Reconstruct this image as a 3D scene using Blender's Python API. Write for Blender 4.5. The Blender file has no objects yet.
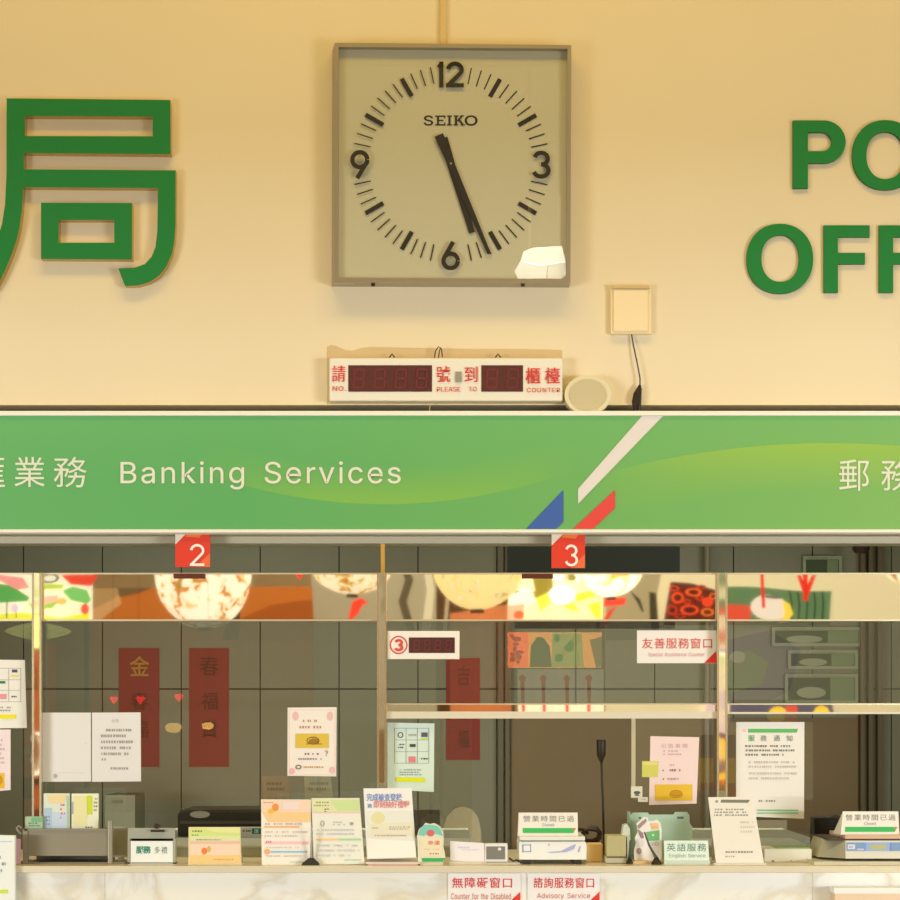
import bpy, math, random
from mathutils import Vector, Matrix
random.seed(7)
SC = bpy.context.scene
COL = SC.collection
F = 1920.0           # focal length in pixels of a 900 px frame
ZC = 1.533           # eye height
CD = 6.0             # camera distance from the glazing plane (y = 0)
CT = 1.1034          # counter top height

def X(px, y): return (px - 450.0) / F * (CD + y)
def Z(py, y): return ZC + (720.0 - py) / F * (CD + y)
def P(px, py, y): return (X(px, y), y, Z(py, y))

# ---------------------------------------------------------------- materials
def lin(c):
    c = c / 255.0
    return c / 12.92 if c <= 0.04045 else ((c + 0.055) / 1.055) ** 2.4
ILL = (1.0, 0.95, 0.77)
def alb(rgb, k=1.0):
    return tuple(min(0.93, max(0.003, lin(v) / i * k)) for v, i in zip(rgb, ILL)) + (1.0,)
_m = {}
def mat(rgb, rough=0.6, metal=0.0, k=1.0, emit=0.0, noise=0.0, spec=0.3, coat=0.0):
    key = (tuple(rgb), rough, metal, k, emit, noise, spec, coat)
    if key in _m: return _m[key]
    m = bpy.data.materials.new('surface_%d' % len(_m)); m.use_nodes = True
    nt = m.node_tree; b = nt.nodes['Principled BSDF']
    c = alb(rgb, k)
    b.inputs['Base Color'].default_value = c
    b.inputs['Roughness'].default_value = rough
    b.inputs['Metallic'].default_value = metal
    b.inputs['Specular IOR Level'].default_value = spec
    b.inputs['Coat Weight'].default_value = coat
    if emit:
        b.inputs['Emission Color'].default_value = tuple(lin(v) for v in rgb) + (1,)
        b.inputs['Emission Strength'].default_value = emit
    if noise:
        tc = nt.nodes.new('ShaderNodeTexCoord'); n = nt.nodes.new('ShaderNodeTexNoise')
        n.inputs['Scale'].default_value = 9; n.inputs['Detail'].default_value = 5
        mx = nt.nodes.new('ShaderNodeMix'); mx.data_type = 'RGBA'
        nt.links.new(tc.outputs['Object'], n.inputs['Vector'])
        nt.links.new(n.outputs['Fac'], mx.inputs['Factor'])
        mx.inputs['A'].default_value = tuple(v * (1 - noise) for v in c[:3]) + (1,)
        mx.inputs['B'].default_value = tuple(min(1, v * (1 + noise)) for v in c[:3]) + (1,)
        nt.links.new(mx.outputs['Result'], b.inputs['Base Color'])
    _m[key] = m
    return m

class N:   # tiny expression helper for math nodes
    def __init__(s, nt, o): s.nt, s.o = nt, o
    def _op(s, op, *a, clamp=False):
        n = s.nt.nodes.new('ShaderNodeMath'); n.operation = op; n.use_clamp = clamp
        for i, v in enumerate((s,) + a):
            if isinstance(v, N): s.nt.links.new(v.o, n.inputs[i])
            else: n.inputs[i].default_value = v
        return N(s.nt, n.outputs[0])
    def __add__(s, v): return s._op('ADD', v)
    def __sub__(s, v): return s._op('SUBTRACT', v)
    def __mul__(s, v): return s._op('MULTIPLY', v)
    def gt(s, v): return s._op('GREATER_THAN', v)
    def lt(s, v): return s._op('LESS_THAN', v)
    def clamp(s): return s._op('ADD', 0.0, clamp=True)

def mirror_mat(wave=0.02, tint=(0.88, 0.84, 0.74), rough=0.03, scale=5.0):
    m = bpy.data.materials.new('polished_steel'); m.use_nodes = True
    nt = m.node_tree; b = nt.nodes['Principled BSDF']
    b.inputs['Base Color'].default_value = tint + (1,)
    b.inputs['Metallic'].default_value = 1.0; b.inputs['Roughness'].default_value = rough
    tc = nt.nodes.new('ShaderNodeTexCoord'); n = nt.nodes.new('ShaderNodeTexNoise')
    n.inputs['Scale'].default_value = scale; n.inputs['Detail'].default_value = 0
    bp = nt.nodes.new('ShaderNodeBump'); bp.inputs['Strength'].default_value = 1.0
    bp.inputs['Distance'].default_value = wave
    nt.links.new(tc.outputs['Object'], n.inputs['Vector']); nt.links.new(n.outputs['Fac'], bp.inputs['Height'])
    nt.links.new(bp.outputs['Normal'], b.inputs['Normal'])
    return m

def glass_mat(refl=0.045, tint=(0.97, 0.98, 0.96)):
    m = bpy.data.materials.new('clear_glass'); m.use_nodes = True
    nt = m.node_tree; nt.nodes.clear()
    out = nt.nodes.new('ShaderNodeOutputMaterial')
    t = nt.nodes.new('ShaderNodeBsdfTransparent'); t.inputs[0].default_value = tint + (1,)
    g = nt.nodes.new('ShaderNodeBsdfGlossy'); g.inputs['Roughness'].default_value = 0.0
    f = nt.nodes.new('ShaderNodeLayerWeight'); f.inputs['Blend'].default_value = .5
    pw = nt.nodes.new('ShaderNodeMath'); pw.operation = 'POWER'; pw.inputs[1].default_value = 5
    nt.links.new(f.outputs['Facing'], pw.inputs[0])
    ml = nt.nodes.new('ShaderNodeMath'); ml.operation = 'MULTIPLY_ADD'; ml.inputs[1].default_value = .9; ml.inputs[2].default_value = refl
    mx = nt.nodes.new('ShaderNodeMixShader')
    nt.links.new(pw.outputs[0], ml.inputs[0]); nt.links.new(ml.outputs[0], mx.inputs[0])
    nt.links.new(t.outputs[0], mx.inputs[1]); nt.links.new(g.outputs[0], mx.inputs[2])
    nt.links.new(mx.outputs[0], out.inputs[0])
    return m

# ---------------------------------------------------------------- mesh builder
# grotesque letter outlines: advance width and closed loops, in thousandths of the body size
GLYPHS = {".":[187,[[95,-4,78,-1,63,9,53,24,50,41,53,59,63,73,78,83,95,87,113,83,128,73,138,59,141,41,138,24,128,9,113,-1]]],"1":[453,[[76,0,76,55,391,55,391,0],[276,509,276,0,212,0,212,448,209,448,86,358,86,427,198,509]]],"2":[453,[[64,0,64,47,234,229,261,257,282,282,299,305,311,327,318,348,320,371,317,397,308,419,293,436,273,449,250,457,224,460,196,457,172,447,153,433,139,413,130,390,127,362,66,362,71,405,86,442,111,473,143,496,182,511,225,516,268,511,306,497,337,474,361,445,376,411,381,372,378,345,371,318,357,290,336,259,306,223,267,180,153,60,153,57,389,57,389,0]]],"3":[453,[[218,-7,173,-3,133,10,98,30,70,57,52,91,44,132,109,132,115,107,126,87,144,71,165,59,191,52,219,50,248,53,275,61,297,74,315,93,325,116,329,145,326,172,316,196,299,217,275,234,242,244,201,248,157,248,157,299,288,448,288,452,70,452,70,509,372,509,372,461,211,278,211,289,264,288,308,276,344,253,371,222,387,186,393,145,387,103,370,66,344,36,309,12,266,-2]]],"6":[453,[[226,-7,182,-1,142,15,109,40,84,74,69,115,64,162,68,199,80,239,102,285,137,340,252,509,322,509,151,261,145,261,154,275,165,288,179,299,196,307,214,312,235,314,278,309,316,295,346,271,370,240,384,201,389,157,384,112,368,73,343,39,310,14,271,-2],[226,48,254,52,279,63,299,79,314,101,324,128,327,157,324,187,314,213,299,235,279,251,254,262,226,265,198,262,174,252,153,235,138,214,128,188,125,158,128,128,138,102,153,79,174,63,198,52]]],"9":[453,[[226,516,271,510,310,494,343,468,368,434,384,393,389,347,385,309,373,270,350,224,315,168,200,0,130,0,301,248,307,248,299,234,287,221,273,210,257,202,238,196,218,195,175,199,137,214,106,237,83,269,68,307,64,352,69,397,85,436,110,469,143,494,182,510],[226,460,199,457,174,446,154,429,138,407,129,381,125,352,129,322,138,295,154,274,174,257,199,247,226,243,254,247,279,257,299,273,314,295,324,321,327,350,324,381,314,407,299,429,279,446,254,457]]],"?":[358,[[132,152,132,159,134,200,141,230,153,252,168,269,187,284,209,298,230,314,247,334,258,357,262,384,259,406,250,425,237,441,220,452,200,459,178,462,157,459,137,453,120,441,106,425,96,404,92,378,27,378,33,418,49,452,73,479,103,499,138,511,178,516,219,511,255,498,284,478,306,451,319,418,324,382,319,344,306,311,284,284,254,261,235,248,219,235,207,221,200,205,195,185,194,158,194,152],[164,-4,146,-1,131,9,121,24,118,41,121,58,131,73,146,83,164,86,181,83,196,73,206,58,209,41,206,24,196,9,181,-1]]],"A":[479,[[16,0,201,509,276,509,463,0,395,0,287,302,276,334,264,372,250,420,232,478,245,478,228,419,213,371,201,333,191,302,85,0],[110,142,110,199,370,199,370,142]]],"B":[456,[[60,0,60,509,241,509,289,504,329,491,359,469,381,442,394,410,398,374,395,344,387,320,373,301,356,286,336,275,315,267,315,262,339,257,363,245,385,227,402,203,414,173,418,136,413,100,400,67,377,39,344,18,301,4,247,0],[125,57,245,57,296,63,330,80,349,105,355,137,352,161,342,184,327,203,306,218,279,228,248,231,125,231],[125,285,238,285,265,288,288,296,308,309,323,326,333,348,336,372,330,403,313,429,283,446,240,452,125,452]]],"C":[510,[[267,-7,235,-5,205,1,177,11,150,25,126,42,104,63,86,88,70,115,57,146,48,179,42,215,40,254,42,293,48,329,57,362,70,393,86,421,104,445,126,466,150,484,177,498,205,508,235,514,267,516,305,513,340,504,373,490,402,471,427,447,448,418,463,385,473,348,408,348,401,373,389,395,375,413,357,428,337,440,315,449,292,454,267,456,223,450,184,432,150,403,125,364,109,314,103,254,109,194,125,145,151,105,184,76,223,59,267,53,292,55,315,60,337,69,357,81,375,96,389,114,401,136,408,160,473,160,463,124,448,91,428,62,402,38,373,19,341,5,305,-4]]],"D":[502,[[219,0,96,0,96,57,215,57,272,63,318,81,354,110,379,149,394,198,399,255,394,312,379,361,354,399,320,428,275,446,221,452,93,452,93,509,225,509,261,507,294,501,325,492,353,478,399,441,433,391,446,361,455,329,460,293,462,255,460,217,455,181,446,149,433,119,417,92,398,68,376,48,351,31,322,17,291,8,256,2],[125,509,125,0,60,0,60,509]]],"E":[418,[[60,0,60,509,372,509,372,452,125,452,125,286,355,286,355,229,125,229,125,57,375,57,375,0]]],"I":[300,[[31,0,31,57,118,57,118,452,31,452,31,509,269,509,269,452,183,452,183,57,269,57,269,0]]],"K":[466,[[104,145,104,216,122,239,139,261,157,282,174,303,193,324,212,344,364,509,448,509,231,276,228,276],[60,0,60,509,125,509,125,334,124,225,125,193,125,0],[372,0,188,259,228,309,449,0]]],"L":[393,[[60,0,60,509,125,509,125,57,361,57,361,0]]],"N":[523,[[60,0,60,509,136,509,343,183,352,169,363,151,375,130,388,107,401,82,414,55,405,54,402,81,401,108,400,134,399,157,399,195,399,509,463,509,463,0,387,0,202,290,177,331,164,354,148,381,108,452,119,454,122,384,124,328,125,291,125,0]]],"O":[533,[[267,-7,235,-5,205,1,177,11,150,25,126,42,105,63,86,88,70,115,57,146,48,179,42,215,40,254,42,293,48,329,57,362,70,393,86,421,105,445,126,466,150,484,177,498,205,508,235,514,267,516,299,514,329,508,357,498,384,484,408,466,429,445,448,421,464,393,477,362,486,329,491,293,493,254,491,215,486,179,477,146,464,115,448,88,429,63,408,42,384,25,357,11,329,1,299,-5],[267,53,310,59,349,76,383,105,408,144,425,194,430,254,425,314,408,365,383,404,349,433,310,450,267,456,223,450,184,433,151,404,125,364,109,314,103,254,109,194,125,144,151,105,184,76,223,59]]],"P":[444,[[60,0,60,509,235,509,289,503,332,487,366,462,390,430,404,391,409,348,404,304,390,265,366,233,332,207,289,191,235,186,109,186,109,242,233,242,269,246,297,256,318,272,333,294,342,319,344,348,342,376,333,402,318,423,297,439,268,449,232,452,125,452,125,0]]],"R":[449,[[60,0,60,509,236,509,290,504,333,489,367,465,390,433,405,395,409,352,405,309,390,271,367,240,333,217,289,203,236,198,96,198,96,255,234,255,269,258,298,267,319,281,334,300,342,324,345,352,342,380,334,405,319,425,298,440,269,449,233,452,125,452,125,0],[353,0,230,229,303,229,428,0]]],"S":[446,[[224,-9,172,-4,128,9,91,31,64,60,46,96,38,137,104,137,110,110,123,88,142,71,166,59,194,52,224,49,257,52,286,60,311,74,329,92,341,114,346,139,342,161,332,179,316,193,296,205,272,214,245,222,184,239,128,260,86,289,60,326,52,372,58,413,75,448,102,476,138,498,180,511,227,516,275,511,316,498,351,476,377,449,394,415,401,378,337,378,326,412,302,437,267,453,225,459,194,456,167,448,145,435,129,418,118,398,115,376,119,352,131,334,148,319,169,308,191,300,212,293,264,279,287,272,312,264,336,252,359,238,379,220,395,198,405,171,408,139,403,99,386,64,360,34,323,11,278,-4]]],"T":[448,[[32,452,32,509,417,509,417,452,257,452,257,0,193,0,193,452]]],"U":[517,[[259,-8,203,-2,154,15,114,43,85,80,66,124,60,173,60,509,124,509,124,178,128,144,141,113,160,87,187,68,220,56,259,52,298,56,331,68,357,87,377,113,389,144,393,178,393,509,457,509,457,173,451,124,433,80,403,43,363,15,315,-2]]],"a":[389,[[160,-9,126,-5,94,5,68,22,48,45,35,73,30,108,34,138,43,161,58,179,78,193,100,203,125,211,152,216,178,220,234,227,252,230,265,235,273,243,276,255,276,257,273,279,267,297,256,311,240,322,220,329,196,331,171,329,149,322,132,313,118,301,107,288,100,274,41,291,57,322,79,346,104,364,133,375,163,382,194,384,215,383,239,379,263,372,286,360,306,343,322,320,333,290,337,251,337,0,277,0,277,52,272,52,264,38,252,25,236,12,215,1,190,-6],[170,45,202,49,228,59,248,74,263,93,272,115,276,138,276,190,270,186,259,182,246,179,231,176,200,171,175,168,154,164,134,159,117,150,103,139,95,124,92,105,94,87,102,72,114,61,130,52,149,47]]],"b":[424,[[229,-8,198,-5,172,4,153,17,138,31,127,46,118,59,112,59,112,0,53,0,53,509,114,509,114,319,118,319,127,331,137,346,152,360,171,373,197,381,229,384,274,378,313,361,345,332,370,293,385,245,390,189,385,133,370,84,346,45,313,16,274,-2],[220,47,253,51,279,66,301,88,316,117,325,151,328,189,325,227,316,261,301,290,280,311,253,325,220,330,188,325,161,312,140,291,125,263,116,229,113,189,116,150,125,115,140,86,162,65,188,51]]],"c":[395,[[207,-8,159,-2,117,16,82,46,56,85,40,133,34,187,40,243,56,291,82,330,117,360,159,378,207,384,234,383,260,377,284,368,305,356,324,341,340,322,353,301,362,277,303,262,298,276,290,289,281,301,270,311,257,319,242,325,226,329,207,330,173,325,145,310,124,287,108,258,99,224,96,187,99,151,108,117,124,89,145,66,173,51,207,46,226,48,243,52,258,58,271,66,282,76,292,89,299,102,304,117,363,102,354,78,341,56,325,37,306,21,285,9,261,-1,235,-6]]],"d":[424,[[195,-8,151,-2,111,16,79,45,55,84,39,133,34,189,39,245,55,293,79,332,112,361,151,378,196,384,228,381,253,373,272,360,287,346,298,331,306,319,311,319,311,509,372,509,372,0,313,0,313,59,307,59,298,46,287,31,272,17,252,4,227,-5],[205,47,236,51,263,65,284,86,299,115,309,150,312,189,309,229,300,263,284,291,263,312,237,325,205,330,172,325,145,311,124,290,108,261,99,227,96,189,99,151,109,117,124,88,145,66,172,51]]],"e":[404,[[212,-8,161,-2,117,16,82,46,56,85,40,132,34,187,39,242,55,290,81,329,115,359,157,378,205,384,236,382,266,374,294,361,319,341,341,315,357,282,368,242,371,194,371,169,75,169,75,221,338,221,310,202,307,237,298,269,283,294,263,314,237,326,205,330,173,326,146,313,125,294,109,270,99,241,96,211,96,178,100,139,110,106,128,80,151,61,179,50,212,46,234,48,254,53,271,61,285,73,297,88,306,105,365,91,353,63,335,39,311,19,283,4,249,-5]]],"f":[253,[[228,379,228,327,6,327,6,379],[81,0,81,432,84,461,96,486,113,505,135,519,161,527,187,530,207,529,222,527,234,524,243,521,227,468,215,472,206,473,195,474,171,470,154,460,145,443,142,419,142,0]]],"g":[425,[[207,-151,168,-148,134,-140,105,-127,82,-110,64,-91,51,-69,101,-41,110,-53,122,-66,136,-78,154,-88,178,-95,207,-97,249,-92,282,-75,304,-47,311,-6,311,68,306,68,298,56,287,41,272,28,252,16,227,8,195,5,152,10,113,27,80,53,55,90,39,136,34,191,39,246,55,293,80,332,112,361,152,378,196,384,228,382,253,373,273,360,288,346,299,331,308,319,313,319,313,379,372,379,372,-9,367,-54,350,-90,324,-117,291,-136,251,-147],[205,59,237,63,264,75,285,95,300,121,309,154,312,193,309,231,300,264,285,291,264,312,237,325,205,330,172,325,145,312,124,290,109,262,99,229,96,193,99,155,109,123,124,96,145,76,172,63]]],"h":[410,[[114,227,114,0,53,0,53,509,114,509,114,287,102,287,124,332,152,362,187,379,227,384,264,380,295,369,321,349,341,321,353,285,357,240,357,0,296,0,296,235,290,275,273,304,246,323,210,329,184,326,161,317,141,303,126,283,117,257]]],"i":[166,[[53,0,53,379,114,379,114,0],[84,443,67,446,54,455,44,468,41,483,44,499,54,512,67,521,84,524,100,521,114,512,123,499,126,483,123,468,114,455,100,446]]],"k":[380,[[110,137,110,212,121,212,284,379,360,379,184,199,177,199],[53,0,53,509,114,509,114,0],[294,0,148,186,191,229,372,0]]],"l":[189,[[139,-2,101,3,74,20,58,47,53,84,53,509,114,509,114,99,115,77,120,62,130,54,146,52,160,53,170,54,181,3,162,-1,151,-2]]],"n":[409,[[114,227,114,0,53,0,53,379,112,379,112,287,102,287,124,332,152,362,187,379,227,384,264,380,295,369,321,349,341,321,353,285,357,240,357,0,296,0,296,235,290,275,273,304,246,323,210,329,184,326,161,317,141,303,126,283,117,257]]],"o":[415,[[207,-8,159,-2,117,16,82,46,56,85,40,133,34,187,40,243,56,291,82,330,117,360,159,378,207,384,256,378,299,360,333,330,359,291,376,243,381,187,376,133,359,85,333,46,299,16,256,-2],[207,46,242,51,270,66,292,89,307,117,316,151,319,187,316,224,307,258,292,287,270,310,242,325,207,330,173,325,145,310,124,287,108,258,99,224,96,187,99,151,108,117,124,89,145,66,173,51]]],"p":[424,[[53,-143,53,379,112,379,112,319,118,319,126,331,137,346,152,360,171,373,197,381,229,384,274,378,313,361,345,332,370,293,385,245,390,189,385,133,370,84,346,45,313,16,274,-2,229,-8,198,-5,173,4,153,17,138,31,127,46,118,59,114,59,114,-143],[220,47,253,51,279,66,301,88,316,117,325,151,328,189,325,227,316,261,301,290,280,311,253,325,220,330,188,325,161,312,140,291,125,263,116,229,113,189,116,150,125,115,140,86,162,65,188,51]]],"r":[259,[[53,0,53,379,112,379,112,321,115,321,130,347,152,367,181,380,213,385,229,384,243,384,243,322,230,324,219,325,207,326,182,323,159,315,140,301,126,284,117,262,114,237,114,0]]],"s":[365,[[182,-8,145,-5,112,3,84,18,62,38,45,63,36,94,94,107,105,79,124,60,150,49,181,45,217,50,244,62,262,81,268,103,265,121,254,136,237,147,212,155,149,170,104,186,72,208,53,237,47,274,51,305,65,332,87,354,115,370,149,381,187,384,223,381,254,372,279,358,299,339,314,316,324,290,268,277,258,298,243,316,219,328,187,333,156,329,131,317,114,299,109,277,112,258,124,243,144,232,172,223,229,209,275,194,306,171,325,142,331,107,326,75,312,47,290,24,260,6,223,-5]]],"t":[227,[[204,379,204,327,6,327,6,379],[65,471,126,471,126,98,128,76,136,61,150,53,170,50,185,51,202,54,213,2,203,-1,192,-3,180,-4,168,-4,125,2,92,21,72,52,65,93]]],"u":[410,[[182,-5,146,-1,115,11,89,31,69,59,57,95,53,139,53,379,114,379,114,144,119,105,137,75,164,56,200,50,226,53,249,62,268,77,283,97,293,122,296,153,296,379,357,379,357,0,298,0,298,92,307,92,286,47,257,17,222,0]]],"v":[389,[[163,0,17,379,84,379,165,155,177,121,187,87,196,53,206,21,184,21,194,53,203,87,213,121,224,155,305,379,371,379,226,0]]],"y":[389,[[47,-139,61,-86,71,-87,88,-90,104,-89,118,-84,130,-74,141,-58,151,-36,163,-1,17,379,84,379,165,155,177,121,187,87,196,53,206,21,184,21,193,53,202,87,212,121,224,155,305,379,371,379,204,-58,191,-85,177,-107,159,-124,139,-136,117,-143,91,-145,77,-145,65,-143,54,-141]]]}
def fill_loops(loops, offset=0.0):
    c = bpy.data.curves.new('c', 'CURVE'); c.dimensions = '2D'; c.fill_mode = 'BOTH'; c.offset = offset
    for lp in loops:
        sp = c.splines.new('POLY'); sp.points.add(len(lp) - 1)
        for p, (x, y) in zip(sp.points, lp): p.co = (x, y, 0, 1)
        sp.use_cyclic_u = True
    o = bpy.data.objects.new('c', c); COL.objects.link(o)
    me = bpy.data.meshes.new_from_object(o.evaluated_get(bpy.context.evaluated_depsgraph_get()))
    vs = [(v.co.x, v.co.y) for v in me.vertices]; fs = [tuple(p.vertices) for p in me.polygons]
    bpy.data.objects.remove(o); bpy.data.curves.remove(c); bpy.data.meshes.remove(me)
    return vs, fs
def sarea(l): return sum(l[i][0] * l[(i + 1) % len(l)][1] - l[(i + 1) % len(l)][0] * l[i][1] for i in range(len(l))) / 2
def inside(p, l):
    r = False
    for i in range(len(l)):
        (x0, y0), (x1, y1) = l[i], l[i - 1]
        if (y0 > p[1]) != (y1 > p[1]) and p[0] < (x1 - x0) * (p[1] - y0) / (y1 - y0) + x0: r = not r
    return r
_gc = {}
def glyph(ch, bold):
    if (ch, bold) not in _gc:
        adv, ls = GLYPHS[ch]
        ls = [[(l[i] / 1000, l[i + 1] / 1000) for i in range(0, len(l), 2)] for l in ls]
        big = max(ls, key=lambda l: abs(sarea(l))); sg = sarea(big) > 0
        outer = [l for l in ls if (sarea(l) > 0) == sg]; holes = [l for l in ls if (sarea(l) > 0) != sg]
        V, Fc = [], []
        for k, o in enumerate(outer):
            hs = [h for h in holes if inside(h[0], o)]
            v, f = fill_loops([o] + hs, bold)
            n = len(V); V += v; Fc += [tuple(n + i for i in t) for t in f]
        _gc[(ch, bold)] = (adv / 1000, V, Fc)
    return _gc[(ch, bold)]
_tc = {}
def text2d(s, bold=0.0, space=1.0):
    key = (s, bold, space)
    if key not in _tc and all(c == ' ' or c in GLYPHS for c in s):
        x = 0; vs, fs = [], []
        for c in s:
            if c == ' ': x += .28 + (space - 1) * .5; continue
            a, v, f = glyph(c, bold); n = len(vs)
            vs += [(p[0] + x, p[1]) for p in v]; fs += [tuple(n + i for i in t) for t in f]
            x += a + (space - 1) * .5
        x0 = min(v[0] for v in vs); x1 = max(v[0] for v in vs); y0 = min(v[1] for v in vs); y1 = max(v[1] for v in vs)
        _tc[key] = ([((x - x0) / (x1 - x0), (y1 - y) / (y1 - y0)) for x, y in vs], fs)
        return _tc[key]
    return text2d_cjk(s, bold, space)
def text2d_cjk(s, bold=0.0, space=1.0):
    key = (s, bold, space)
    if key not in _tc:
        c = bpy.data.curves.new('t', 'FONT'); c.body = s; c.resolution_u = 2
        c.offset = bold; c.space_character = space
        o = bpy.data.objects.new('t', c); COL.objects.link(o)
        dg = bpy.context.evaluated_depsgraph_get()
        me = bpy.data.meshes.new_from_object(o.evaluated_get(dg))
        vs = [(v.co.x, v.co.y) for v in me.vertices]; fs = [tuple(p.vertices) for p in me.polygons]
        bpy.data.objects.remove(o); bpy.data.curves.remove(c); bpy.data.meshes.remove(me)
        x0 = min(v[0] for v in vs); x1 = max(v[0] for v in vs); y0 = min(v[1] for v in vs); y1 = max(v[1] for v in vs)
        _tc[key] = ([((x - x0) / (x1 - x0), (y1 - y) / (y1 - y0)) for x, y in vs], fs)
    return _tc[key]

class MB:
    def __init__(s): s.v, s.f, s.mi, s.mats = [], [], [], []
    def m(s, m):
        if m not in s.mats: s.mats.append(m)
        return s.mats.index(m)
    def face(s, pts, m):
        n = len(s.v); s.v += [tuple(p) for p in pts]; s.f.append(tuple(range(n, n + len(pts)))); s.mi.append(s.m(m))
    def raw(s, vs, fs, m):
        n = len(s.v); s.v += [tuple(p) for p in vs]
        for f in fs: s.f.append(tuple(n + i for i in f)); s.mi.append(s.m(m))
    def box(s, x0, x1, y0, y1, z0, z1, m):
        v = [(x, y, z) for x in (x0, x1) for y in (y0, y1) for z in (z0, z1)]
        s.raw(v, [(0, 1, 3, 2), (4, 6, 7, 5), (0, 4, 5, 1), (2, 3, 7, 6), (0, 2, 6, 4), (1, 5, 7, 3)], m)
    def pbox(s, px0, px1, py0, py1, yf, yb, m):   # box whose front face spans these photo coordinates
        s.box(X(px0, yf), X(px1, yf), yf, yb, Z(py1, yf), Z(py0, yf), m)
    def sheet(s, quad, th, m):    # quad of 3d points TL,TR,BR,BL plus thickness away from viewer
        q = [Vector(p) for p in quad]; b = [p + Vector((0, th, 0)) for p in q]
        s.raw(q + b, [(3, 2, 1, 0), (4, 5, 6, 7), (0, 1, 5, 4), (1, 2, 6, 5), (2, 3, 7, 6), (3, 0, 4, 7)], m)
    def prism(s, pts, y0, y1, m, ms=None):   # outline in x,z (counter-clockwise or not) extruded from y0 to y1
        n = len(pts); a = [(x, y0, z) for x, z in pts]; b = [(x, y1, z) for x, z in pts]
        s.raw(a + b, [tuple(range(n - 1, -1, -1)), tuple(range(n, 2 * n))], m)
        s.raw(a + b, [(i, (i + 1) % n, n + (i + 1) % n, n + i) for i in range(n)], ms or m)
    def tube(s, pts, r, m, seg=8):
        pts = [Vector(p) for p in pts]; rr = r if isinstance(r, (list, tuple)) else [r] * len(pts)
        rings = []
        for i, p in enumerate(pts):
            d = (pts[min(i + 1, len(pts) - 1)] - pts[max(i - 1, 0)]).normalized()
            u = d.cross(Vector((0, 1, 0)));
            if u.length < 1e-3: u = d.cross(Vector((1, 0, 0)))
            u.normalize(); w = d.cross(u)
            rings.append([p + (u * math.cos(2 * math.pi * k / seg) + w * math.sin(2 * math.pi * k / seg)) * rr[i] for k in range(seg)])
        vs = [v for r_ in rings for v in r_]
        fs = [(i * seg + k, i * seg + (k + 1) % seg, (i + 1) * seg + (k + 1) % seg, (i + 1) * seg + k) for i in range(len(pts) - 1) for k in range(seg)]
        fs += [tuple(range(seg - 1, -1, -1)), tuple(range((len(pts) - 1) * seg, len(pts) * seg))]
        s.raw(vs, fs, m)
    def lathe(s, c, prof, m, seg=32, axis='z', sx=1.0):   # prof: (radius, height)
        vs, fs = [], []
        for r, h in prof:
            for k in range(seg):
                a = 2 * math.pi * k / seg
                if axis == 'z': vs.append((c[0] + r * math.cos(a) * sx, c[1] + r * math.sin(a), c[2] + h))
                else: vs.append((c[0] + r * math.cos(a), c[1] + h, c[2] + r * math.sin(a)))
        for i in range(len(prof) - 1):
            for k in range(seg):
                fs.append((i * seg + k, i * seg + (k + 1) % seg, (i + 1) * seg + (k + 1) % seg, (i + 1) * seg + k))
        fs += [tuple(range(seg)), tuple(range((len(prof) - 1) * seg, len(prof) * seg))]
        s.raw(vs, fs, m)
    def build(s, name, parent=None, smooth=False, origin=None, bevel=0.0):
        if origin is None:
            origin = Vector((0, 0, 0)) if parent else Vector(((min(v[0] for v in s.v) + max(v[0] for v in s.v)) / 2,
                     (min(v[1] for v in s.v) + max(v[1] for v in s.v)) / 2, min(v[2] for v in s.v)))
        if parent: origin = Vector(parent.matrix_basis.translation if not parent.parent else parent.matrix_basis.translation + parent.parent.matrix_basis.translation)
        origin = Vector(origin)
        me = bpy.data.meshes.new(name)
        me.from_pydata([tuple(Vector(v) - origin) for v in s.v], [], s.f)
        for m in s.mats: me.materials.append(m)
        me.polygons.foreach_set('material_index', s.mi)
        if smooth: me.polygons.foreach_set('use_smooth', [True] * len(s.f))
        me.update()
        if smooth:
            try: me.set_sharp_from_angle(angle=math.radians(40))
            except Exception: pass
        o = bpy.data.objects.new(name, me); COL.objects.link(o)
        if parent: o.parent = parent
        else: o.location = origin
        if bevel:
            b = o.modifiers.new('b', 'BEVEL'); b.width = bevel; b.segments = 3; b.limit_method = 'ANGLE'
        return o

def tag(o, label, cat, group=None):
    o['label'] = label; o['category'] = cat
    if group: o['group'] = group
    return o
def thing(name, label, cat, loc, group=None):
    o = bpy.data.objects.new(name, None); COL.objects.link(o); o.location = loc; o.empty_display_size = .05
    return tag(o, label, cat, group)
def struct(o): o['kind'] = 'structure'; return o

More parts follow.
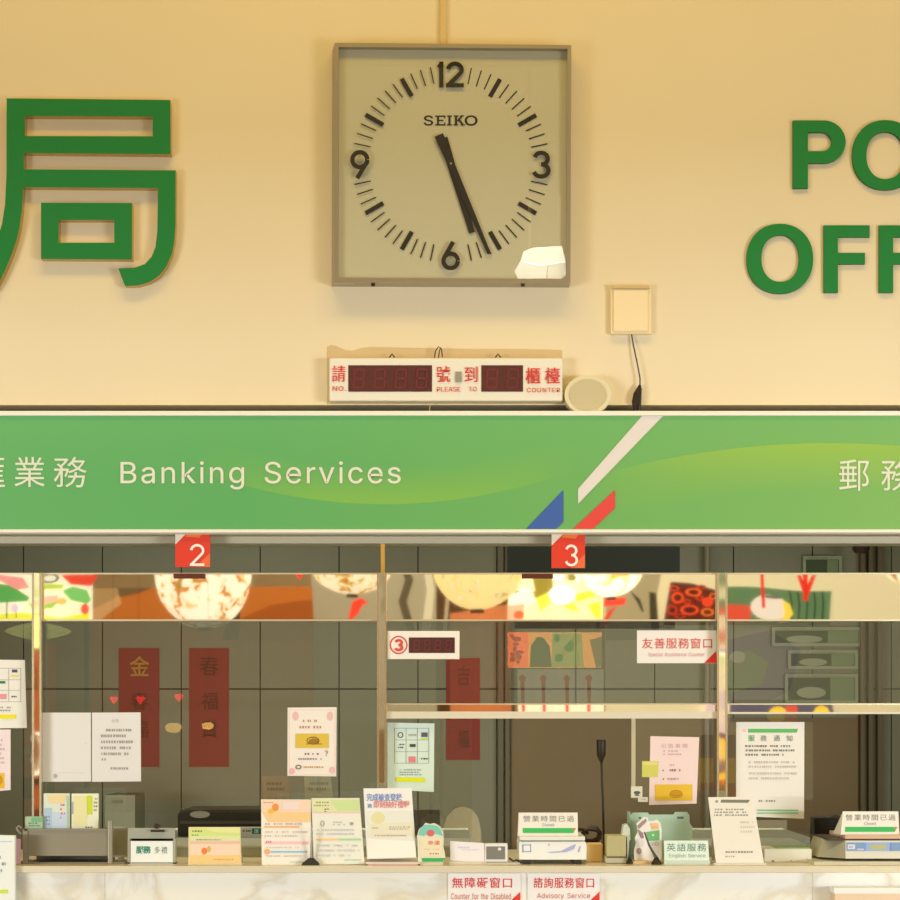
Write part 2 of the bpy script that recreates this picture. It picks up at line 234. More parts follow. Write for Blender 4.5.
# printing: flat shapes laid on a surface, in photo coordinates; yfun gives the depth of the surface
def printing(items, yfun, parent, name='printing', lift=0.0009):
    if not callable(yfun):
        yy = yfun; yfun = lambda x, y: yy
    e = lift
    cur = [None]
    def put(pts2, fs, m):
        vs = []
        for x, y in pts2:
            d = yfun(x, y); q = P(x, y, d); vs.append((q[0], q[1] - e, q[2]))
        b.raw(vs, fs, m)
    boxes = []
    for it in items:
        k = it[0]
        if k == 'p': xs = [p[0] for p in it[1]]; ys = [p[1] for p in it[1]]; bx_ = (min(xs), min(ys), max(xs), max(ys))
        elif k in 'eo': bx_ = (it[1] - it[3], it[2] - it[4], it[1] + it[3], it[2] + it[4])
        elif k == 't': bx_ = it[2:6]
        else: bx_ = it[1:5]
        boxes.append(bx_)
    grp = list(range(len(items)))
    def find(i):
        while grp[i] != i: i = grp[i]
        return i
    for i in range(len(items)):
        for j in range(i):
            A, B_ = boxes[i], boxes[j]
            gx = max(0, A[0] - B_[2], B_[0] - A[2]); gy = max(0, A[1] - B_[3], B_[1] - A[3])
            if math.hypot(gx, gy) < (.8 * max(6, .5 * max(A[2] - A[0], A[3] - A[1], B_[2] - B_[0], B_[3] - B_[1])) if name in ('dial_markings', 'digit_window', 'brand_lettering') else 5): grp[find(i)] = find(j)
    last = None; mbs = {}
    for ii, it in enumerate(items):
        k = it[0]; c = it[-1]
        b = mbs.setdefault(find(ii), [MB(), set()]); b[1].add(k); b = b[0]; cur[0] = b
        m = c if isinstance(c, bpy.types.Material) else mat(c)
        e += 0.00012
        if k == 'r':
            _, x0, y0, x1, y1, _c = it; put([(x0, y1), (x1, y1), (x1, y0), (x0, y0)], [(0, 1, 2, 3)], m)
        elif k == 'p':
            pts = it[1]; a = sum(pts[i][0] * pts[(i + 1) % len(pts)][1] - pts[(i + 1) % len(pts)][0] * pts[i][1] for i in range(len(pts)))
            if a > 0: pts = pts[::-1]
            put(pts, [tuple(range(len(pts)))], m)
        elif k == 'e':
            _, cx, cy, rx, ry, _c = it
            put([(cx + rx * math.cos(-t * math.pi / 12), cy + ry * math.sin(-t * math.pi / 12)) for t in range(24)], [tuple(range(24))], m)
        elif k == 'o':   # ring
            _, cx, cy, rx, ry, w, _c = it
            n = 32; pts = [(cx + (rx - j * w) * math.cos(t * 2 * math.pi / n), cy + (ry - j * w) * math.sin(t * 2 * math.pi / n)) for j in (0, 1) for t in range(n)]
            put(pts, [(t, n + t, n + (t + 1) % n, (t + 1) % n)[::-1] for t in range(n)], m)
        elif k == 'f':   # frame lines
            _, x0, y0, x1, y1, w, _c = it
            for r in ((x0, y0, x1, y0 + w), (x0, y1 - w, x1, y1), (x0, y0, x0 + w, y1), (x1 - w, y0, x1, y1)):
                put([(r[0], r[3]), (r[2], r[3]), (r[2], r[1]), (r[0], r[1])], [(0, 1, 2, 3)], m)
        elif k == 't':
            _, s, x0, y0, x1, y1, bold, sp, _c = it
            vs, fs = text2d(s, bold, sp)
            put([(x0 + u * (x1 - x0), y0 + w * (y1 - y0)) for u, w in vs], fs, m)
        elif k == 'd':   # rows of small illegible marks
            _, x0, y0, x1, y1, rows, _c = it
            h = (y1 - y0) / rows
            for r in range(rows):
                x = x0 + random.random() * 2; xe = x1 - random.random() * (x1 - x0) * .25
                while x < xe:
                    w = random.uniform(0.8, 2.2)
                    yy_ = y0 + r * h + h * .25
                    put([(x, yy_ + h * .45), (min(x + w, x1), yy_ + h * .45), (min(x + w, x1), yy_), (x, yy_)], [(0, 1, 2, 3)], m)
                    x += w + random.uniform(.5, 1.4) + (2.5 if random.random() < .12 else 0)
    for b, ks in mbs.values():
        if not b.v: continue
        nm = name
        if name == 'printing' and len(mbs) > 1: nm = 'lettering' if 't' in ks else 'small_print' if ks == {'d'} else 'printed_shape'
        last = b.build(nm, parent)
    return last

def stroke(pts, w, c):   # ribbon along a line as quads
    out = []
    n = len(pts); L, R = [], []
    for i in range(n):
        a, b = pts[max(i - 1, 0)], pts[min(i + 1, n - 1)]
        dx, dy = b[0] - a[0], b[1] - a[1]; d = math.hypot(dx, dy) or 1
        nx, ny = -dy / d * w / 2, dx / d * w / 2
        L.append((pts[i][0] + nx, pts[i][1] + ny)); R.append((pts[i][0] - nx, pts[i][1] - ny))
    return [('p', [L[i], L[i + 1], R[i + 1], R[i]], c) for i in range(n - 1)]
def arc(cx, cy, rx, ry, a0, a1, n=14):
    return [(cx + rx * math.cos(math.radians(a0 + (a1 - a0) * i / n)), cy + ry * math.sin(math.radians(a0 + (a1 - a0) * i / n))) for i in range(n + 1)]
def numeral(ch, x0, y0, x1, y1, w, c):
    """round geometric numeral drawn with an even stroke inside the given box"""
    x0, x1, y0, y1 = x0 + w / 2, x1 - w / 2, y0 + w / 2, y1 - w / 2
    W, H, cx = x1 - x0, y1 - y0, (x0 + x1) / 2
    if ch == '1': return stroke([(x1, y0 - w / 2), (x1, y1 + w / 2)], w, c) + stroke([(x0 - w * .2, y0 + H * .16), (x1, y0)], w * .8, c)
    if ch == '2': return stroke(arc(cx, y0 + H * .28, W / 2, H * .28, -175, 30) + [(x0, y1)], w, c) + stroke([(x0 - w / 2, y1), (x1 + w / 2, y1)], w, c)
    if ch == '3': return stroke(arc(cx, y0 + H * .25, W / 2 * .9, H * .25, -165, 90), w, c) + stroke(arc(cx, y0 + H * .74, W / 2, H * .26, -90, 165), w, c)
    r = W / 2
    if ch == '6': return stroke(arc(cx, y1 - r, r, r, 0, 360, 28), w, c) + stroke([(cx + r * .35, y0 - w / 2), (x0 + r * .12, y1 - r * 1.45)], w, c)
    if ch == '9': return stroke(arc(cx, y0 + r, r, r, 0, 360, 28), w, c) + stroke([(cx - r * .35, y1 + w / 2), (x1 - r * .12, y0 + r * 1.45)], w, c)

def poster(name, label, cat, quad, y, rgb, items, group=None, th=0.0012, ytop=None, m=None, pname='printing'):
    """flat sheet; quad = TL,TR,BR,BL in photo coordinates; y = depth (bottom), ytop = depth at the top"""
    yt = y if ytop is None else ytop
    ya = (quad[0][1] + quad[1][1]) / 2; yb_ = (quad[2][1] + quad[3][1]) / 2
    yf = lambda px, py: yt + (y - yt) * (py - ya) / (yb_ - ya)
    b = MB(); b.sheet([P(px, py, yf(px, py)) for px, py in quad], th, m or mat(rgb))
    o = tag(b.build(name), label, cat, group)
    if items: printing(items, yf, o, pname)
    return o, yf

# ================================================================ SETTING
def build_setting():
    # cream upper wall
    m = bpy.data.materials.new('cream_paint'); m.use_nodes = True
    nt = m.node_tree; bs = nt.nodes['Principled BSDF']; bs.inputs['Roughness'].default_value = .75
    bs.inputs['Specular IOR Level'].default_value = .25
    tc = nt.nodes.new('ShaderNodeTexCoord'); n = nt.nodes.new('ShaderNodeTexNoise'); n.inputs['Scale'].default_value = 1.3
    n.inputs['Detail'].default_value = 6
    nt.links.new(tc.outputs['Object'], n.inputs['Vector'])
    mx = nt.nodes.new('ShaderNodeMix'); mx.data_type = 'RGBA'
    mx.inputs['A'].default_value = alb(WALL, .95); mx.inputs['B'].default_value = alb(WALL, 1.05)
    nt.links.new(n.outputs['Fac'], mx.inputs['Factor']); nt.links.new(mx.outputs['Result'], bs.inputs['Base Color'])
    b = MB(); b.box(-3.2, 3.2, .10, .30, Z(405, .1), 5.2, m); struct(b.build('wall_front'))
    dark = mat((62, 52, 32), .8)
    b = MB(); b.box(-3.2, 3.2, .20, .26, 2.40, Z(405, .1) + .001, dark); struct(b.build('trim_1'))  # backing strip painted dark for the shade in the gap above the fascia
    # darker unpainted patch left behind the call display, with a ragged upper edge
    b = MB(); pts = [(327, 347), (331, 345), (336, 346), (345, 350), (352, 351), (362, 348), (372, 347), (420, 348), (470, 349), (520, 349), (562, 350), (563, 404), (327, 404)]
    q = [(X(x, .1), Z(y, .1)) for x, y in pts]
    b.prism(q, .0985, .1, mat((204, 178, 126), .8)); struct(b.build('trim_2'))
    # beam behind the fascia
    b = MB(); g = mat((184, 178, 148), .5); b.box(-3.2, 3.2, .10, .20, Z(543.5, .1), Z(425, .1), g); struct(b.build('trim_3', bevel=.003))
    # ---- office behind the glass
    YB = 4.0
    gp = mat((104, 104, 80), .45, noise=.06); jn = mat((40, 40, 28), .8)
    b = MB()
    b.box(-3.2, 3.2, YB, YB + .1, 0, 2.9, jn)
    jx = [24 + 78.8 * i for i in range(-4, 16)]
    for i in range(len(jx) - 1):
        x0, x1 = X(jx[i], YB) + .003, X(jx[i + 1], YB) - .003
        for z0, z1 in ((0, Z(689, YB) - .004), (Z(689, YB) + .004, 2.9)):
            b.box(x0, x1, YB - .012, YB, z0, z1, gp)
    struct(b.build('wall_back'))
    b = MB(); b.box(-3.3, -3.2, .1, YB + .1, 0, 5.2, gp); struct(b.build('wall_left'))
    b = MB(); b.box(3.2, 3.3, .1, YB + .1, 0, 5.2, gp); struct(b.build('wall_right'))
    b = MB(); b.box(-3.2, 3.2, .26, YB + .1, 2.9, 3.0, mat((150, 150, 130), .8)); struct(b.build('ceiling'))
    b = MB(); b.box(-7, 7, -14.2, YB + .1, -.1, 0, mat((150, 140, 115), .35, noise=.1)); struct(b.build('floor'))
    # door frame pilasters and a pipe at the back of the office
    b = MB()
    for a, c in ((498, 503), (505, 509)): b.box(X(a, YB), X(c, YB), YB - .06, YB - .012, 0, 2.9, mat((86, 80, 58), .6))
    struct(b.build('trim_4'))
    b = MB(); br = mat((104, 88, 58), .6, noise=.05)
    b.box(X(511, YB), X(857, YB), YB - .03, YB - .012, 0, Z(718, YB), br); struct(b.build('warm_light_panel'))  # brown panel; warmer light low on the back wall is put into its colour
    b = MB()
    for a, c in ((858, 862), (866, 870), (875, 880)): b.box(X(a, YB), X(c, YB), YB - .07, YB - .012, 0, 2.9, mat((84, 76, 54), .6))
    struct(b.build('trim_5'))
    # ---- counter
    mm = bpy.data.materials.new('veined_marble'); mm.use_nodes = True
    nt = mm.node_tree; bs = nt.nodes['Principled BSDF']; bs.inputs['Roughness'].default_value = .22
    tc = nt.nodes.new('ShaderNodeTexCoord'); mp = nt.nodes.new('ShaderNodeMapping'); mp.inputs['Rotation'].default_value = (0, .6, 0)
    nt.links.new(tc.outputs['Object'], mp.inputs['Vector'])
    n1 = nt.nodes.new('ShaderNodeTexNoise'); n1.inputs['Scale'].default_value = 2.2; n1.inputs['Detail'].default_value = 7
    n1.inputs['Distortion'].default_value = 1.4; nt.links.new(mp.outputs[0], n1.inputs['Vector'])
    r1 = nt.nodes.new('ShaderNodeValToRGB'); e = r1.color_ramp.elements
    e[0].position = .44; e[0].color = alb((246, 245, 224), .98); e[1].position = .56; e[1].color = alb((245, 243, 222), .98)
    x = e.new(.495); x.color = alb((234, 226, 194), .98); x = e.new(.51); x.color = alb((226, 220, 196), .98); x = e.new(.47); x.color = alb((241, 237, 214), .98)
    nt.links.new(n1.outputs['Fac'], r1.inputs[0])
    n2 = nt.nodes.new('ShaderNodeTexNoise'); n2.inputs['Scale'].default_value = 3.0; n2.inputs['Detail'].default_value = 3
    nt.links.new(tc.outputs['Object'], n2.inputs['Vector'])
    r2 = nt.nodes.new('ShaderNodeValToRGB'); e = r2.color_ramp.elements
    e[0].position = .4; e[0].color = (1, .98, .92, 1); e[1].position = .62; e[1].color = (1.0, 1.0, 1.0, 1)
    nt.links.new(n2.outputs['Fac'], r2.inputs[0])
    ml = nt.nodes.new('ShaderNodeMix'); ml.data_type = 'RGBA'; ml.blend_type = 'MULTIPLY'; ml.inputs['Factor'].default_value = 1
    nt.links.new(r1.outputs[0], ml.inputs['A']); nt.links.new(r2.outputs[0], ml.inputs['B']); nt.links.new(ml.outputs['Result'], bs.inputs['Base Color'])
    b = MB(); b.box(-3.2, 3.2, -.33, .35, 0, CT - .02, mm)
    for x in (-1.02, .02, 1.07, 2.1): b.box(x, x + .002, -.3305, -.33, 0, CT - .02, mat((206, 196, 160)))
    o = b.build('service_counter'); tag(o, 'long cream marble service counter with fine grey and yellow veins below the glazing', 'counter')
    slab = MB(); slab.box(-3.2, 3.2, -.35, .37, CT - .02, CT, mat((222, 210, 172), .3, noise=.05)); slab.build('countertop', o, bevel=.002)
    # ---- lobby wall behind the camera, seen in the polished steel and the glass
    b = MB(); b.box(-7, 7, -14.1, -14.0, 0, 5.2, mat((205, 175, 125), .8, noise=.1)); struct(b.build('wall_lobby'))

WALL = (227, 211, 168)

# ================================================================ GLAZING
def build_glazing():
    steel = mirror_mat(.00035, rough=.02, scale=3.5); steel2 = mirror_mat(.0015, rough=.05, scale=9)
    edge = mat((226, 214, 172), .3, .6); 
    rl = MB(); y = -.02
    rl.pbox(-180, 1090, 574, 620, y, .02, steel)
    o = tag(rl.build('steel_rail'), 'broad polished steel rail across the top of the glazing, mirroring lanterns', 'rail')
    b = MB()
    b.pbox(-180, 1090, 572.8, 574.4, y - .002, .02, edge); b.pbox(-180, 1090, 619.4, 621, y - .002, .02, edge); b.build('edge_trim', o)
    specs = [(386, 717, 704, 711.5, 718.5, 'narrow steel rail under the friendly service window sign, in the middle bay'),
             (727, 1060, 704, 712, 714, 'narrow steel rail crossing the right hand bay above the large white notice')]
    for x0, x1, a, c, d, lab in specs:
        b = MB(); b.pbox(x0, x1, a, c, y, .015, steel)
        o = tag(b.build('steel_rail'), lab, 'rail')
        t = MB(); t.pbox(x0, x1, a - .6, a + .8, y - .002, .015, edge); t.pbox(x0, x1, c, d, y - .006, .015, mat((222, 212, 178), .35)); t.build('edge_trim', o)
    for x0, x1, lab in ((32, 41.5, 'leftmost steel post of the glazing, beside the two blank white sheets'),
                        (377, 386.5, 'middle steel post of the glazing, left of the small number 3 display'),
                        (717, 727.5, 'right hand steel post of the glazing, beside the pink window sign')):
        zt = Z(573, -.04)
        b = MB(); b.box(X(x0 + 2, -.04), X(x1 - 2, -.04), -.04, -.0225, CT, zt, steel2)
        o = tag(b.build('steel_post'), lab, 'post')
        t = MB()
        for a, c in ((x0, x0 + 2), (x1 - 2, x1)): t.box(X(a, -.04), X(c, -.04), -.042, -.0225, CT, zt, mat((205, 192, 150), .25, .8))
        t.build('edge_strip', o)
        if x0 != 377: continue
        t = MB(); t.box(X(x0 + 2.5, .0), X(x0 + 6.5, .0), .11, .14, Z(573, -.04) - .01, Z(540, .1), mat((222, 168, 70), .4) if x0 == 377 else mat((120, 112, 84), .4)); t.build('hanger', o)
    g = glass_mat(GREFL)
    gp = [(-180, 32, 621, 858), (41.5, 377, 621, 812), (386.5, 717, 621, 704), (386.5, 472, 718.5, 838), (633.5, 717, 718.5, 838), (727.5, 1060, 621, 704), (727.5, 813, 714, 848)]
    for i, (a, c, t, u) in enumerate(gp):
        b = MB(); b.box(X(a, 0), X(c, 0), -.004, .004, Z(u, 0), Z(t, 0), g); struct(b.build('window_%d' % (i + 1)))
    b = MB(); b.pbox(631.5, 635.5, 718.5, 795, -.006, .006, mat((206, 196, 158), .3, .3)); tag(b.build('glass_edge_profile'), 'slim pale vertical profile edging the glass beside the opening with the microphone', 'profile')
GREFL = 0.05

# ================================================================ UPPER WALL
def curve_solid(loops, y, depth, mf, ms, name, parent=None, bevel=0.0):
    """flat letter from closed loops (photo px) - outer loops and holes"""
    c = bpy.data.curves.new('c', 'CURVE'); c.dimensions = '2D'; c.fill_mode = 'BOTH'; c.extrude = depth / 2
    for lp in loops:
        s = c.splines.new('POLY'); s.points.add(len(lp) - 1)
        for p, (px, py) in zip(s.points, lp): p.co = (X(px, y), Z(py, y), 0, 1)
        s.use_cyclic_u = True
    o = bpy.data.objects.new('c', c); COL.objects.link(o)
    me = bpy.data.meshes.new_from_object(o.evaluated_get(bpy.context.evaluated_depsgraph_get()))
    vs = [(v.co.x, y + depth / 2 - v.co.z, v.co.y) for v in me.vertices]
    fs = [tuple(p.vertices) for p in me.polygons]
    bpy.data.objects.remove(o); bpy.data.curves.remove(c)
    b = MB()
    for p in fs:
        front = all(abs(vs[i][1] - y) < 1e-4 for i in p) or all(abs(vs[i][1] - y - depth) < 1e-4 for i in p)
        n = len(b.v); b.v += [vs[i] for i in p]; b.f.append(tuple(range(n, n + len(p)))); b.mi.append(b.m(mf if front else ms))
    return b.build(name, parent)
def ell(cx, cy, rx, ry, n=40, a0=0, a1=360, p=2.0):
    out = []
    for i in range(n if a1 - a0 == 360 else n + 1):
        t = math.radians(a0 + (a1 - a0) * i / n); c, s = math.cos(t), math.sin(t)
        out.append((cx + rx * math.copysign(abs(c) ** (2 / p), c), cy + ry * math.copysign(abs(s) ** (2 / p), s)))
    return out

def build_letters():
    gr = mat((36, 128, 58), .3, coat=.3); gs = mat((30, 92, 30), .5); brass = mat((196, 160, 70), .25, .7)
    Y = .068
    outer = [(6.7, 98.3), (170.3, 100), (170.7, 154.3), (24, 153), (24, 169.3), (175.7, 170.3), (175.5, 225), (174.6, 240), (172, 254), (166.7, 266), (160, 275), (150, 282), (138, 285.6), (125, 286),
             (118.3, 268.3), (134, 267.8), (145, 264), (151.7, 256.5), (155.5, 247), (157.3, 232), (158, 188), (23.3, 187.3), (22, 210), (19.5, 228), (16.7, 240), (12, 254), (6.7, 266.7), (0, 281), (-6, 291), (-24, 277), (-12, 258), (-4, 242), (2, 224), (5, 205), (6.5, 175)]
    o = curve_solid([outer, [(25, 116), (152.7, 116.5), (152.7, 136.3), (25, 136)], [(41, 202.7), (132, 203), (132, 259.6), (41, 259)], [(58.7, 220), (114.3, 220), (114.3, 242.7), (58.7, 242.7)]],
                    Y, .032, gr, brass, 'sign_character')
    tag(o, 'large green box-shaped Chinese character with brass edges on the cream wall', 'sign letter')
    for i, (px, py) in enumerate(((16.5, 241), (40, 253), (133, 253), (148, 99))):
        pass
    Y = .088; T = .012
    def letter(loops, lab): tag(curve_solid(loops, Y, T, gr, gs, 'sign_letter'), lab, 'sign letter', 'green capital letters on the wall')
    bowl = [(793, 120.4), (822, 120.4)] + ell(824, 141.8, 21.8, 21.4, 14, -85, 85) + [(822, 163.2), (808, 163.2), (808, 188.3), (793, 188.3)]
    hole = [(808, 132.3), (821, 132.3)] + ell(822, 141.7, 9.5, 9.4, 8, -80, 80) + [(821, 151.1), (808, 151.1)]
    letter([bowl, hole], 'green capital letter P on the cream wall at upper right')
    letter([ell(885.5, 155, 33.3, 35, p=2.15), ell(885.5, 155.5, 19, 23.6, p=2.15)], 'green capital letter O in the upper row, right of the P')
    letter([ell(780, 258.7, 33.3, 35, p=2.15), ell(780.3, 258.4, 18.8, 23.4, p=2.15)], 'green capital letter O at the start of the lower row')
    for x, lab in ((824, 'green capital letter F beside the O in the lower row'), (879.2, 'second green letter F, cut off at the right edge of the lower row')):
        letter([[(x, 225.3), (x + 45.7, 225.3), (x + 45.7, 237), (x + 14, 237), (x + 14, 252.8), (x + 41, 252.8), (x + 41, 264), (x + 14, 264), (x + 14, 292.6), (x, 292.6)]], lab)

def build_clock():
    Y = .03                     # front of the frame
    t = thing('wall_clock', 'square white wall clock with silver frame, black hands and 12, 3, 6, 9', 'clock', (X(452, .1), .1, Z(287, .1)))
    fr = mat((190, 174, 140), .34, .8); sd = mat((176, 164, 132), .4, .5)
    b = MB()
    A, Bq = (334.8, 42.6), (571.3, 45); Cq, D = (570.4, 282.6), (334, 281.6)
    a, bb, c, d = (338.6, 46.8), (567.4, 48.6), (566.4, 278.8), (338, 277.6)
    yb = .1
    def pt(p, y): return P(p[0], p[1], y)
    o_, i_ = [A, Bq, Cq, D], [a, bb, c, d]
    for k in range(4):
        k2 = (k + 1) % 4
        b.face([pt(o_[k], Y), pt(i_[k], Y), pt(i_[k2], Y), pt(o_[k2], Y)], fr)
        po, po2 = pt(o_[k], Y), pt(o_[k2], Y)
        ka, kb = (-.012 if k in (0, 3) else 0), (-.012 if k2 in (0, 3) else 0)
        b.face([po, po2, (po2[0] + kb, yb, po2[2]), (po[0] + ka, yb, po[2])], sd)
        pi, pi2 = pt(i_[k], Y), pt(i_[k2], Y)
        b.face([pi2, pi, (pi[0], Y + .03, pi[2]), (pi2[0], Y + .03, pi2[2])], sd)
    b.build('case', t)
    yd = Y + .025
    b = MB(); b.pbox(334, 570, 46, 283.5, yd, yd + .01, mat((204, 198, 164), .6)); b.build('dial', t)
    ink = mat((40, 34, 26), .5); it = []
    cx, cy = 450.9, 164.4
    for i in range(60):
        if min(i % 15, 15 - i % 15) <= 1: continue
        th = math.radians(i * 6); s, c_ = math.sin(th), -math.cos(th)
        r0, r1, w = (78, 98.4, 2.2) if i % 5 == 0 else (82, 98.6, .6)
        if i in (1, 59): r0, r1 = 84, 98.6
        px, py = -c_, s
        it.append(('p', [(cx + s * r0 + px * w, cy + c_ * r0 + py * w), (cx + s * r1 + px * w, cy + c_ * r1 + py * w),
                         (cx + s * r1 - px * w, cy + c_ * r1 - py * w), (cx + s * r0 - px * w, cy + c_ * r0 - py * w)], ink))
    it += numeral('1', 436.8, 62.3, 443.4, 88.3, 4.2, ink) + numeral('2', 446, 62.3, 463.8, 88.3, 4.2, ink) + numeral('3', 531.4, 151.4, 550.6, 179.8, 4.4, ink)
    it += numeral('6', 441.3, 243, 460, 271.2, 4.4, ink) + numeral('9', 350.4, 151.6, 369.7, 180, 4.4, ink)
    printing(it, yd, t, 'dial_markings', .0006)
    # maker's lettering with slab serifs
    L = [('t', 'S', 423.6, 115.4, 433.2, 125.8, .012, 1, ink), ('t', 'O', 464.6, 115.4, 477.6, 125.8, .012, 1, ink)]
    def r(x0, y0, x1, y1): L.append(('r', x0, y0, x1, y1, ink))
    r(437, 115.6, 439, 125.6); r(435, 115.6, 445.4, 117); r(435, 124.2, 445.4, 125.6); r(437, 119.8, 443.4, 121.2); r(444.3, 115.6, 445.4, 118.6); r(444.3, 122.6, 445.4, 125.6)
    r(448.5, 115.6, 450.5, 125.6); r(447, 115.6, 452, 116.8); r(447, 124.4, 452, 125.6)
    r(455, 115.6, 457, 125.6); r(453.6, 115.6, 458.4, 116.8); r(453.6, 124.4, 458.4, 125.6)
    L.append(('p', [(457, 120.6), (461.2, 115.8), (463.2, 115.8), (458.2, 122)], ink)); L.append(('p', [(458.2, 120), (460, 119.6), (464.4, 125.4), (462, 125.4)], ink))
    r(460, 115.6, 464, 116.6); r(460.6, 124.6, 465, 125.6)
    printing(L, yd, t, 'brand_lettering', .0006)
    def hand(ang, tail, tip, w0, w1, w2, name, lift):
        th = math.radians(ang); s, c_ = math.sin(th), -math.cos(th); px, py = -c_, s
        q = [(-tail, w0), (0, w1), (tip, w2)]
        pts = [(cx + s * r_ + px * w, cy + c_ * r_ + py * w) for r_, w in q] + [(cx + s * r_ - px * w, cy + c_ * r_ - py * w) for r_, w in q[::-1]]
        b = MB(); b.prism([(X(x, yd), Z(y, yd)) for x, y in pts], yd - lift - .001, yd - lift, ink); b.build(name, t)
    hand(163, 27, 72, 4.6, 4.0, 2.8, 'hour_hand', .005)
    hand(157, 31, 98, 4.6, 3.6, 1.8, 'minute_hand', .009)
    b = MB(); b.lathe((X(cx, yd), yd - .012, Z(cy, yd)), [(.0035, 0), (.0035, .012)], mat((190, 180, 150), .3, .5), 12, 'y'); b.build('hand_pin', t)
    g = glass_mat(.07, (.96, .96, .92))
    b = MB(); q = [pt(p, Y + .006) for p in i_]; b.face(q[::-1], g); b.build('glass_cover', t)
    for px in (373, 523):
        b = MB(); p = P(px, 287.5, .04); b.box(p[0] - .006, p[0] + .006, .05, .06, Z(282.6, .03) - .006, Z(282, .03) + .002, mat((60, 50, 35), .4)); b.build('latch', t)
    # surface conduit feeding the clock
    b = MB(); b.box(X(440, .085), X(446.5, .085), .085, .1, Z(43.5, .0) , 5.2, mat((214, 186, 128), .6)); tag(b.build('cable_conduit', bevel=.003), 'pale plastic cable conduit running up the wall from the square clock', 'conduit')

def seg8(x0, y0, x1, y1, w, c, sk=1.5):
    ym = (y0 + y1) / 2; out = []
    def s(x, y): return (x + sk * (y1 - y) / (y1 - y0), y)
    for a in ((x0 + w, y0, x1 - w, y0 + w), (x0 + w, ym - w / 2, x1 - w, ym + w / 2), (x0 + w, y1 - w, x1 - w, y1),
              (x0, y0 + .6, x0 + w, ym - .5), (x1 - w, y0 + .6, x1, ym - .5), (x0, ym + .5, x0 + w, y1 - .6), (x1 - w, ym + .5, x1, y1 - .6)):
        out.append(('p', [s(a[0], a[1]), s(a[2], a[1]), s(a[2], a[3]), s(a[0], a[3])], c))
    return out

def build_display():
    Y = .045
    t = thing('queue_display', 'white queue number display board with red characters and dark unlit digits', 'display', (X(446, Y), .1, Z(402, Y)))
    b = MB(); b.pbox(329.3, 562.5, 358, 400.8, Y, .1, mat((232, 226, 198), .45)); b.build('housing', t, bevel=.004)
    dk = mat((92, 52, 42), .3); sg = mat((112, 50, 50), .4); R_ = mat((214, 52, 44), .6)
    for x0, x1, n in ((348.3, 432, 4), (481.3, 523, 2)):
        it = [('r', x0, 365.3, x1, 391.8, dk)]
        p = (x1 - x0) / n
        for i in range(n): it += seg8(x0 + p * i + 4, 368.5, x0 + p * (i + 1) - 5, 389, 2.2, sg)
        printing(it, Y, t, 'digit_window', .0015)
    it = [('t', '請', 332, 365.6, 345.4, 382, .004, 1, R_), ('t', 'NO.', 332.6, 386.4, 346, 391, .006, 1.1, R_),
          ('t', '號', 436.4, 366.4, 450.4, 382.6, .004, 1, R_), ('t', 'PLEASE', 437, 387, 460.6, 391.8, .002, 1, R_), ('t', 'TO', 468.8, 387, 477, 391.6, .002, 1, R_),
          ('t', '到', 464.5, 366.8, 477.6, 382.4, .004, 1, R_), ('t', '櫃', 525.6, 367.8, 540.2, 384.2, .008, 1, R_), ('t', '檯', 545, 367.8, 559.8, 384.2, .008, 1, R_),
          ('t', 'COUNTER', 526.8, 388, 560, 392.6, .006, 1.15, R_), ('r', 455.4, 371.8, 461.6, 382.6, (150, 148, 120))]
    printing(it, Y, t, 'lettering', .0035)
    wire = mat((70, 52, 32), .5)
    b = MB()
    for cx in (392, 498):
        b = MB(); b.tube([P(cx - 2.6, 357.5, .07), P(cx, 354, .07), P(cx + 2.6, 357.5, .07)], .0025, wire, 6); b.build('hanging_bracket', t)
    b = MB(); b.tube([P(434.5, 358, .07), P(435.5, 351, .07), P(438.5, 346.6, .07), P(441.5, 349, .07), P(442.4, 357, .07)], .0018, wire, 6)
    b.tube([P(438.4, 357.8, .07), P(439.5, 350.5, .06), P(441, 347.5, .06)], .0018, wire, 6); b.build('wire_loop', t)

    t = thing('ceiling_speaker', 'round cream loudspeaker with grey mesh face beside the queue display', 'speaker', (X(587.5, .1), .1, Z(414, .06)))
    c = P(587.5, 395.5, .06); r = 23.2 / F * 6.06; s = 18.4 / 23.2
    def ov(rr, n=48): return [(c[0] + rr * math.cos(k * 2 * math.pi / n), c[2] + rr * .84 * math.sin(k * 2 * math.pi / n)) for k in range(n)]
    b = MB(); b.prism(ov(r), .045, .1, mat((222, 210, 164), .5)); b.build('housing', t, bevel=.006)
    b = MB(); b.prism(ov(r * .8), .042, .05, mat((200, 186, 140), .8)); b.build('mesh_grille', t)

    b = MB(); b.pbox(610.5, 651.5, 286.5, 334, .08, .1, mat((236, 214, 158), .5))
    o = tag(b.build('junction_box_cover', bevel=.003), 'square cream blank cover plate on the wall below the clock', 'cover plate')
    b = MB(); b.pbox(612, 650, 285, 288.5, .07, .1, mat((206, 178, 120), .5)); b.pbox(613.5, 648, 290, 331, .074, .1, mat((240, 218, 164), .5)); b.build('raised_face', o, bevel=.002)
    b = MB(); b.tube([P(631.5, 334, .09), P(633.5, 346, .085), P(637, 362, .08), P(640, 378, .08), P(640, 388, .08)], .0022, mat((64, 58, 66), .4), 8)
    o = tag(b.build('speaker_cable'), 'thin dark cable hanging from the blank cover plate to behind the green fascia', 'cable')
    b = MB(); b.tube([P(640, 385, .08), P(637.5, 394, .08), P(635.5, 402, .08), P(635, 411, .08)], [.004, .013, .012, .005], mat((44, 34, 24), .5), 10); b.tube([P(640, 388, .08), P(639.5, 400, .08), P(639, 410, .085)], .006, mat((44, 34, 24), .5), 8)
    b.build('connector', o)
    b = MB(); b.tube([P(430.5, 402, .085), P(430, 406, .08), P(429.3, 413, .09)], .0018, mat((200, 180, 130), .5), 6); tag(b.build('string'), 'short pale string hanging under the queue display', 'string')

